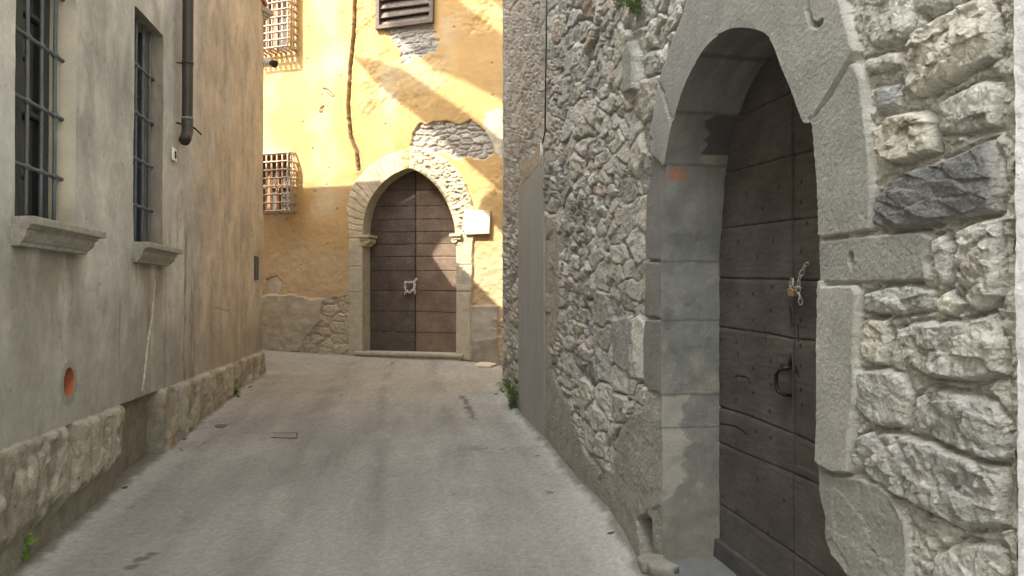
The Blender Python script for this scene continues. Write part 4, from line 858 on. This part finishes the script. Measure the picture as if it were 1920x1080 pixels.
# threshold and capitals
b = MB(); ta, tb = FW.uz(664, 659, .10)[0], FW.uz(867, 664, .10)[0]; zt0, zt1 = FW.uz(664, 656, .10)[1], FW.uz(867, 664, .10)[1]
q = [FW.P(ta, 0, .10), FW.P(tb, 0, .10), FW.P(tb, 0, -.22), FW.P(ta, 0, -.22)]; b.prism([p + Z3 * zt1 for p in q], [p + Z3 * (zt1 - .055) for p in q]); q = [FW.P(ta + .03, 0, .07), FW.P(tb - .03, 0, .07), FW.P(tb - .03, 0, -.22), FW.P(ta + .03, 0, -.22)]; b.prism([p + Z3 * (zt1 - .055) for p in q], [p + Z3 * (zt1 - .4) for p in q])
b.build('doorstep', mat('pale_step_stone', (.38, .34, .26), .9), fh, bevel=.012)
for s, px, py in ((1, 683, 442), (-1, 857, 440)):
    uu, zz = FW.uz(px, py, .05); b = MB()
    b.box(FW.P(uu + s * .015, zz - .01, -.04), TF * .095, NFv * .14, Z3 * .022); b.box(FW.P(uu + s * .0, zz - .055, -.04), TF * .075, NFv * .12, Z3 * .023); b.tube([FW.P(uu + s * .04, zz - .075, .07), FW.P(uu + s * .04, zz - .075, -.16)], .055, 14); b.box(FW.P(uu - s * .02, zz - .12, -.05), TF * .06, NFv * .10, Z3 * .04)
    b.build('capital', mat('capital_stone', (.45, .38, .25), .9), fh, bevel=.01)
# chain on the far door
c2 = thing('looped_door_chain', 'pale looped chain with a small padlock at the middle of the far arched door', 'chain', tuple(F3(769, 540, FD + .04)))
dz = FD + .035
b = MB(); link_chain(b, [F3(780, 524, dz), F3(775, 529, dz), F3(760, 529, dz), F3(760, 543, dz), F3(767, 549, dz), F3(774, 543, dz), F3(778, 536, dz), F3(777, 530, dz), F3(778, 553, dz)], .016, .026, .0055, .038); b.build('chain', mat('pale_chain', (.62, .60, .55), .5, metal=.3), c2, smooth=True)
b = MB(); b.box(F3(760, 550, dz), TF * .018, NFv * .012, Z3 * .022); pk = b.build('padlock', M['brass'], c2, bevel=.004)
# plaque
pp = thing('marble_plaque', 'blank pale marble plaque fixed right of the far arched doorway', 'plaque', tuple(F3(893, 417, .07)))
b = MB(); Pq = FW.poly([(870, 393), (919, 395), (917, 438), (872, 440), (867, 425)], .08); b.prism([FW.P(u, z, .075) for u, z in Pq], [FW.P(u, z, .02) for u, z in Pq]); b.build('slab', M['marble'], pp, bevel=.006)
# barred windows of the far house
def bulge_grille(x0, x1, y0, y1, nx, nz_, nm, P):
    z0, z1 = P[0][1], P[2][1]; z0, z1 = min(z0, z1), max(z0, z1)
    u0 = FW.uz(x0, 300, .18)[0]; u1 = FW.uz(x1, 300, .18)[0]; zt = FW.uz(x0, y0, .18)[1]; zb2 = FW.uz(x0, y1, .18)[1]; pr = .22
    b = MB()
    for i in range(nx + 1):
        u = u0 + (u1 - u0) * i / nx
        b.tube([FW.P(u, zt + .03, -.02), FW.P(u, zt + .02, pr * .8), FW.P(u, zt, pr)] + [FW.P(u + .003 * math.sin(j + i), zt + (zb2 - zt) * j / 9, pr) for j in range(1, 9)] + [FW.P(u, zb2, pr), FW.P(u, zb2 - .02, pr * .8), FW.P(u, zb2 - .02, -.02)], .0155, 6)
    for j in range(nz_ + 1):
        z = zt + (zb2 - zt) * j / nz_
        b.tube([FW.P(u0, z, pr + .012), FW.P(u1, z, pr + .012), FW.P(u1 + .012, z, pr * .7), FW.P(u1 + .012, z, -.02)], .0145, 6)
    for s in (.5,):
        for k in range(1, 3): b.tube([FW.P(u1 + .012, zt, pr * k / 3), FW.P(u1 + .012, zb2, pr * k / 3)], .0145, 6)
    return b.build('window_grille', M['rustbar'], fh, smooth=True)
bulge_grille(474, 541, -55, 96, 7, 11, 'a', G1); bulge_grille(474, 542, 292, 398, 7, 7, 'b', G2)
for P, sp in ((G1, 0), (G2, 1)):
    u0, u1 = P[0][0], P[1][0]; z0, z1 = min(P[0][1], P[2][1]), max(P[0][1], P[2][1]); b = MB()
    b.box(FW.P((u0 + u1) / 2, (z0 + z1) / 2, -.24), TF * (u1 - u0) / 2, NFv * .01, Z3 * (z1 - z0) / 2); wo = b.build('window', mat('dusty_pane', (.10, .095, .085), .5), fh)
    b = MB()
    for uu in (u1 - .04, u0 + (u1 - u0) * .5, u0 + (u1 - u0) * .28): b.box(FW.P(uu, (z0 + z1) / 2, -.21), TF * .03, NFv * .02, Z3 * (z1 - z0) / 2)
    for zz in (z0 + .04, z1 - .04, (z0 + z1) / 2): b.box(FW.P((u0 + u1) / 2, zz, -.205), TF * (u1 - u0) / 2, NFv * .018, Z3 * .03)
    b.build('frame', mat('brown_frame', (.30, .17, .08), .7), wo)
# louvred shutter
u0, u1 = SHW[0][0], SHW[1][0]; z0, z1 = min(p[1] for p in SHW), max(p[1] for p in SHW); b = MB(); b.box(FW.P((u0 + u1) / 2, (z0 + z1) / 2, -.22), TF * (u1 - u0) / 2, NFv * .01, Z3 * (z1 - z0) / 2); so_ = b.build('shuttered_window', M['dark'], fh)
b = MB()
for uu in (u0 + .03, u1 - .03): b.box(FW.P(uu, (z0 + z1) / 2, .02), TF * .032, NFv * .035, Z3 * (z1 - z0) / 2)
b.box(FW.P((u0 + u1) / 2, z0 + .025, .022), TF * (u1 - u0) / 2, NFv * .038, Z3 * .03); b.build('frame', M['shutter'], so_, bevel=.004)
b = MB(); k = 0
zz = z0 + .10
while zz < z1 - .02:
    b.box(FW.P((u0 + u1) / 2, zz, -.02 + .01 * math.sin(k * 3)), TF * ((u1 - u0) / 2 - .055) + Z3 * .006 * math.sin(k * 2.3), NFv * .035 - Z3 * .062, (NFv * .062 + Z3 * .035) * .16, .005); zz += .135; k += 1
b.build('slats', M['shutter'], so_)
# unseen slabs added above the left house, shaped to cast the ochre wall's shadows
def shade_piece(pts, k0, thick, name, mt):
    a = []; c_ = []
    for x, y in pts:
        u, z = FW.uz(x, y); p = FW.P(u, z, 0) + np.array(SV) * k0; a.append(p); c_.append(p + np.array(SV) * thick)
    b = MB(); b.prism(a, c_); return b.build(name, mt, lh)
shade_piece([(662, 105), (705, 112), (760, 132), (830, 180), (905, 232), (990, 300), (990, 405), (940, 360), (870, 300), (800, 232), (745, 190), (700, 150)], 3.4, .25, 'shadow_slab', M['roof'])
shade_piece([(715, -20), (730, 50), (765, 85), (800, 122), (815, 132), (870, 152), (940, 188), (1000, 215), (1000, 110), (940, 60), (860, 0), (830, -60), (760, -100)], 4.2, .3, 'shadow_slab', M['roof'])
shade_piece([(895, 392), (935, 430), (1000, 492), (1000, 415), (945, 365), (925, 352), (905, 370)], 3.2, .2, 'shadow_slab', M['roof'])
shade_piece([(905, -60), (925, 0), (960, 40), (1000, 60), (1000, -60)], 4.2, .2, 'shadow_slab', M['roof'])
# unseen slab added above the low roof, outlined to shade the far door
shade_piece([(692, 540), (692, 400), (700, 375), (725, 345), (768, 322), (800, 330), (826, 352), (846, 384), (837, 396), (807, 416), (792, 436), (786, 460), (790, 493), (842, 511), (842, 540)], 2.9, .25, 'door_shadow_slab', M['roof'])
shade_piece([(815, 503), (862, 501), (900, 537), (940, 576), (946, 582), (946, 670), (925, 650), (815, 540)], 3.3, .25, 'low_shadow_slab', M['roof'])  # unseen slab added to shade the ochre wall right of the door
# ================================================================== STREET
def road_fun(X, Y):
    z = gz(X, Y); l, r = bound(Y); dl = X - l; dr_ = r - X
    z = z + .004 * fbm(X * 2.2, Y * 2.2, 4, 501) + .0015 * fbm(X * 25, Y * 25, 3, 502)
    inl = (Y < 10.3)
    eL = ss(.30, .0, dl + .10 * fbm(X * 3, Y * 3, 3, 503)) * inl; eR = ss(.28, .0, dr_ + .10 * fbm(X * 3, Y * 3, 3, 504)) * (Y < 8.8)
    z = z + .02 * ss(.10, .0, dl) * inl + .02 * ss(.12, .0, dr_) * (Y < 8.8)
    c = np.ones(X.shape + (3,)) * np.array((.288, .282, .264)); c = c * (1 + .22 * fbm(X * 1.3, Y * .8, 5, 505))[..., None]
    lane = fbm(X * 5 + .6 * Y, Y * .6, 5, 506); c = c * (1 + .26 * lane)[..., None]
    c = mixc(c, (.34, .315, .255), ss(6, 10.5, Y + 1.2 * fbm(X, Y, 3, 507)) * .8)
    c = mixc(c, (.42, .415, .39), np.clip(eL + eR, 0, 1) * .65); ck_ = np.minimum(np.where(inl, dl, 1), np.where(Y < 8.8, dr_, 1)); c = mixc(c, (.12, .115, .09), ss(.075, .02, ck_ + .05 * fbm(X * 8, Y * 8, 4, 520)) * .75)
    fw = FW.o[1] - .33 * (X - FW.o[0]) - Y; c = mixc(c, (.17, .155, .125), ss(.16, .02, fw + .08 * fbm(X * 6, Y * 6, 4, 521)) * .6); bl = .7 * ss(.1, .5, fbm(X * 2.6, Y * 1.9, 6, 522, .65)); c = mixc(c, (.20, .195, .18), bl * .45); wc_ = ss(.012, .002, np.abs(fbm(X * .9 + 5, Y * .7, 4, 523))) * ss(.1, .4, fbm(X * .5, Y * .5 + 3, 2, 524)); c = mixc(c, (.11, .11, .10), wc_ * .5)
    for cx, wd in ((-.95, .22), (.25, .18), (-.35, .10)):
        k = ss(wd, 0, np.abs(X - (cx - .12 * Y + .1 * np.sin(Y * .5)))) * ss(-.4, .2, fbm(X * 3, Y * 1.5, 4, 508)); c = mixc(c, (.165, .16, .15), k * .42)
    k = ss(.42, .7, fbm(X * 7, Y * 4, 4, 509)); c = mixc(c, (.10, .10, .095), k * .45)
    k = ss(.50, .72, fbm(X * 16, Y * 16, 3, 510)); c = mixc(c, (.36, .34, .29), k * .3)
    for S in ([(866, 742), (874, 752), (880, 768), (890, 785)], [(250, 1064), (262, 1050), (282, 1041)]):
        q = np.array([gpx(*s)[:2] for s in S]); d = sdline(q, X, Y, .2); c = mixc(c, (.055, .055, .053), ss(.045, .0, d + .07 * fbm(X * 16, Y * 16, 4, 511)) * .7)
    c = c * (1 + .26 * (h2(np.round(X * 160), np.round(Y * 120), 7) - .5) + .16 * fbm(X * 30, Y * 30, 3, 512))[..., None]; bw = ss(.35, .6, fbm(X * 22, Y * 18, 3, 530)); c = c * (1 - .16 * bw[..., None]); z = z + .001 * noise(X * 50, Y * 50, 513)
    return z, np.clip(c, .03, .6)
rows = np.concatenate([np.linspace(-4, 2.6, 20)[:-1], 2.6 / (1 - np.linspace(0, 1, 420) * (1 - 2.6 / 12.9)), np.linspace(13.2, 18, 6)])
cols = np.concatenate([np.linspace(-14, -4.6, 14)[:-1], np.linspace(-4.6, 2.2, 520), np.linspace(2.2, 9, 12)[1:]])
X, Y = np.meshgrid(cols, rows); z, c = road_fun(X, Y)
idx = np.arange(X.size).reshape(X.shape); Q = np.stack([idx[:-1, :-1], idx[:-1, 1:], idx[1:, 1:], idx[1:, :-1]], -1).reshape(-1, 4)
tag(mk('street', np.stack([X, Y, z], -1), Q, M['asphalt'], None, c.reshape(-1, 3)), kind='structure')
b = MB(); b.add([(-600, -600, -1.0), (600, -600, -1.0), (600, 600, -1.0), (-600, 600, -1.0)], [(0, 1, 2, 3)]); tag(b.build('ground', mat('distant_ground', (.2, .19, .16))), kind='structure')
# covers and small things lying on the asphalt
def quad(pts, h=.006): return [np.array(gpx(*p)) + Z3 * h for p in pts]
q = quad([(510, 821), (514, 813), (556, 813), (554, 822)]); cvt = thing('utility_cover', 'small rectangular metal utility cover sunk in the asphalt in mid lane', 'utility cover', tuple(np.mean(q, 0)))
b = MB(); b.prism(q, [p - Z3 * .05 for p in q]); b.build('lid', mat('worn_lid', (.24, .22, .19), .8), cvt, bevel=.002)
b = MB(); ctr = np.mean(q, 0)
for i in range(4):
    a, e = q[i], q[(i + 1) % 4]
    if i == 0: continue
    b.tube([ctr + (a - ctr) * 1.08 - Z3 * .002, ctr + (e - ctr) * 1.08 - Z3 * .002], .0045, 6)
b.build('frame', M['castiron'], cvt)
q = quad([(402, 799), (412, 796), (427, 797), (420, 802), (408, 803)]); b = MB(); b.prism(q, [p - Z3 * .05 for p in q]); tag(b.build('valve_cap', M['castiron'], org=tuple(np.mean(q, 0))), 'small dark rusty valve cap in the asphalt near the left wall', 'valve cap')
q = [np.array(gpx(*p)) + Z3 * .03 for p in [(888, 686), (900, 682), (925, 682), (932, 685), (920, 690), (895, 690)]]; b = MB(); b.prism(q, [p - Z3 * .08 for p in q]); tag(b.build('flat_stone', mat('pale_flat_stone', (.55, .48, .36)), org=tuple(np.mean(q, 0)), bevel=.01), 'pale flat stone lying at the foot of the ochre house by the right corner', 'stone')
# weeds
def weed(name, label, base, n, h, spread, mt, leafw, drop=None, seed=1, toward=(0, 0)):
    rnd = random.Random(seed); base = np.array(base, float); t = thing(name, label, 'weed', tuple(base)); st = MB(); lf = MB()
    for i in range(n):
        a = rnd.uniform(0, 6.28); r = rnd.uniform(.1, 1) * spread; tip = base + np.array([math.cos(a) * r + toward[0], math.sin(a) * r + toward[1], h * rnd.uniform(.45, 1)]); mid = base * .5 + tip * .5 + np.array([0, 0, h * .12])
        st.tube([base + np.array([rnd.uniform(-.3, .3) * spread, rnd.uniform(-.3, .3) * spread, 0]), mid, tip], [.0025, .002, .001], 5)
        for j in range(5):
            f = .3 + .7 * j / 4; p = mid * (1 - f) + tip * f if f > .5 else base * (1 - f) + mid * f
            d = np.array([rnd.uniform(-1, 1), rnd.uniform(-1, 1), rnd.uniform(-.1, .9)]); d /= np.linalg.norm(d); s = np.cross(d, (0, 0, 1)); s /= np.linalg.norm(s) + 1e-6; L = leafw * rnd.uniform(1.3, 2.4); W = leafw * .5
            lf.add([p, p + d * L * .35 + s * W, p + d * L * .75 + s * W * .8 - Z3 * L * .05, p + d * L - Z3 * L * .15, p + d * L * .75 - s * W * .8 - Z3 * L * .05, p + d * L * .35 - s * W], [(0, 1, 2, 3, 4, 5)])
    st.build('stem', mt, t); lf.build('leaves', mt, t); return t
g = gpx(46, 1062); weed('weed', 'bright green broad leaved weed at the foot of the left wall, nearest the camera', (g[0] + .0, g[1], g[2]), 5, .16, .035, mat('fresh_leaf', (.17, .30, .05), .5, bump=()), .032, seed=4)
g = gpx(441, 742); weed('weed', 'small pale weed growing by the left plinth near the far corner', g, 12, .20, .09, M['dryleaf'], .030, seed=5)
g = gpx(962, 768); weed('weed', 'bushy green weed at the foot of the stone wall beside the grey panel', g, 26, .30, .10, M['leaf'], .032, seed=6, toward=(-.03, 0))
g = RW.P(*RW.uz(1191, 25, .03), .02); weed('weed', 'tuft of small green leaves growing high in the rubble wall', g, 16, .09, .07, M['leaf'], .022, seed=7, toward=(-.05, 0))

# dry leaves and crumbs on the asphalt
rnd = random.Random(8)
LP_ = ['beside the pale weed at the left plinth', 'just beyond the pale weed by the left corner', 'in front of the far doorstep', 'beside the bushy weed at the grey panel', 'below the near end of the grey panel', 'left of the near right wall, halfway to the foot', 'by the left wall below the round vent', 'at the left plinth near the orange brick', 'beside the foot of the near right jamb', 'beyond the utility cover in mid lane', 'between the valve cap and the left recess']
for i, (px, py) in enumerate([(447, 745), (469, 727), (735, 682), (930, 740), (1008, 857), (1030, 925), (232, 918), (345, 826), (1146, 1003), (640, 742), (340, 845)]):
    p = np.array(gpx(px, py)); a = rnd.uniform(0, 6.28); L = rnd.uniform(.018, .034); d = np.array([math.cos(a), math.sin(a), .12]); sd_ = np.array([-math.sin(a), math.cos(a), .25]) ; b = MB()
    q = [p - d * L, p - d * L * .3 + sd_ * L * .45, p + d * L * .6 + sd_ * L * .35, p + d * L * 1.1, p + d * L * .5 - sd_ * L * .4, p - d * L * .4 - sd_ * L * .35]
    b.prism([v + Z3 * .012 for v in q], [v + Z3 * .009 for v in q])
    tag(b.build('dry_leaf', DRY if i else (DRY := mat('dry_leaf_brown', (.09, .065, .04), .9, bump=())), org=tuple(p)), 'tiny dry leaf on the asphalt ' + LP_[i], 'leaf', 'dry leaves scattered on the asphalt')
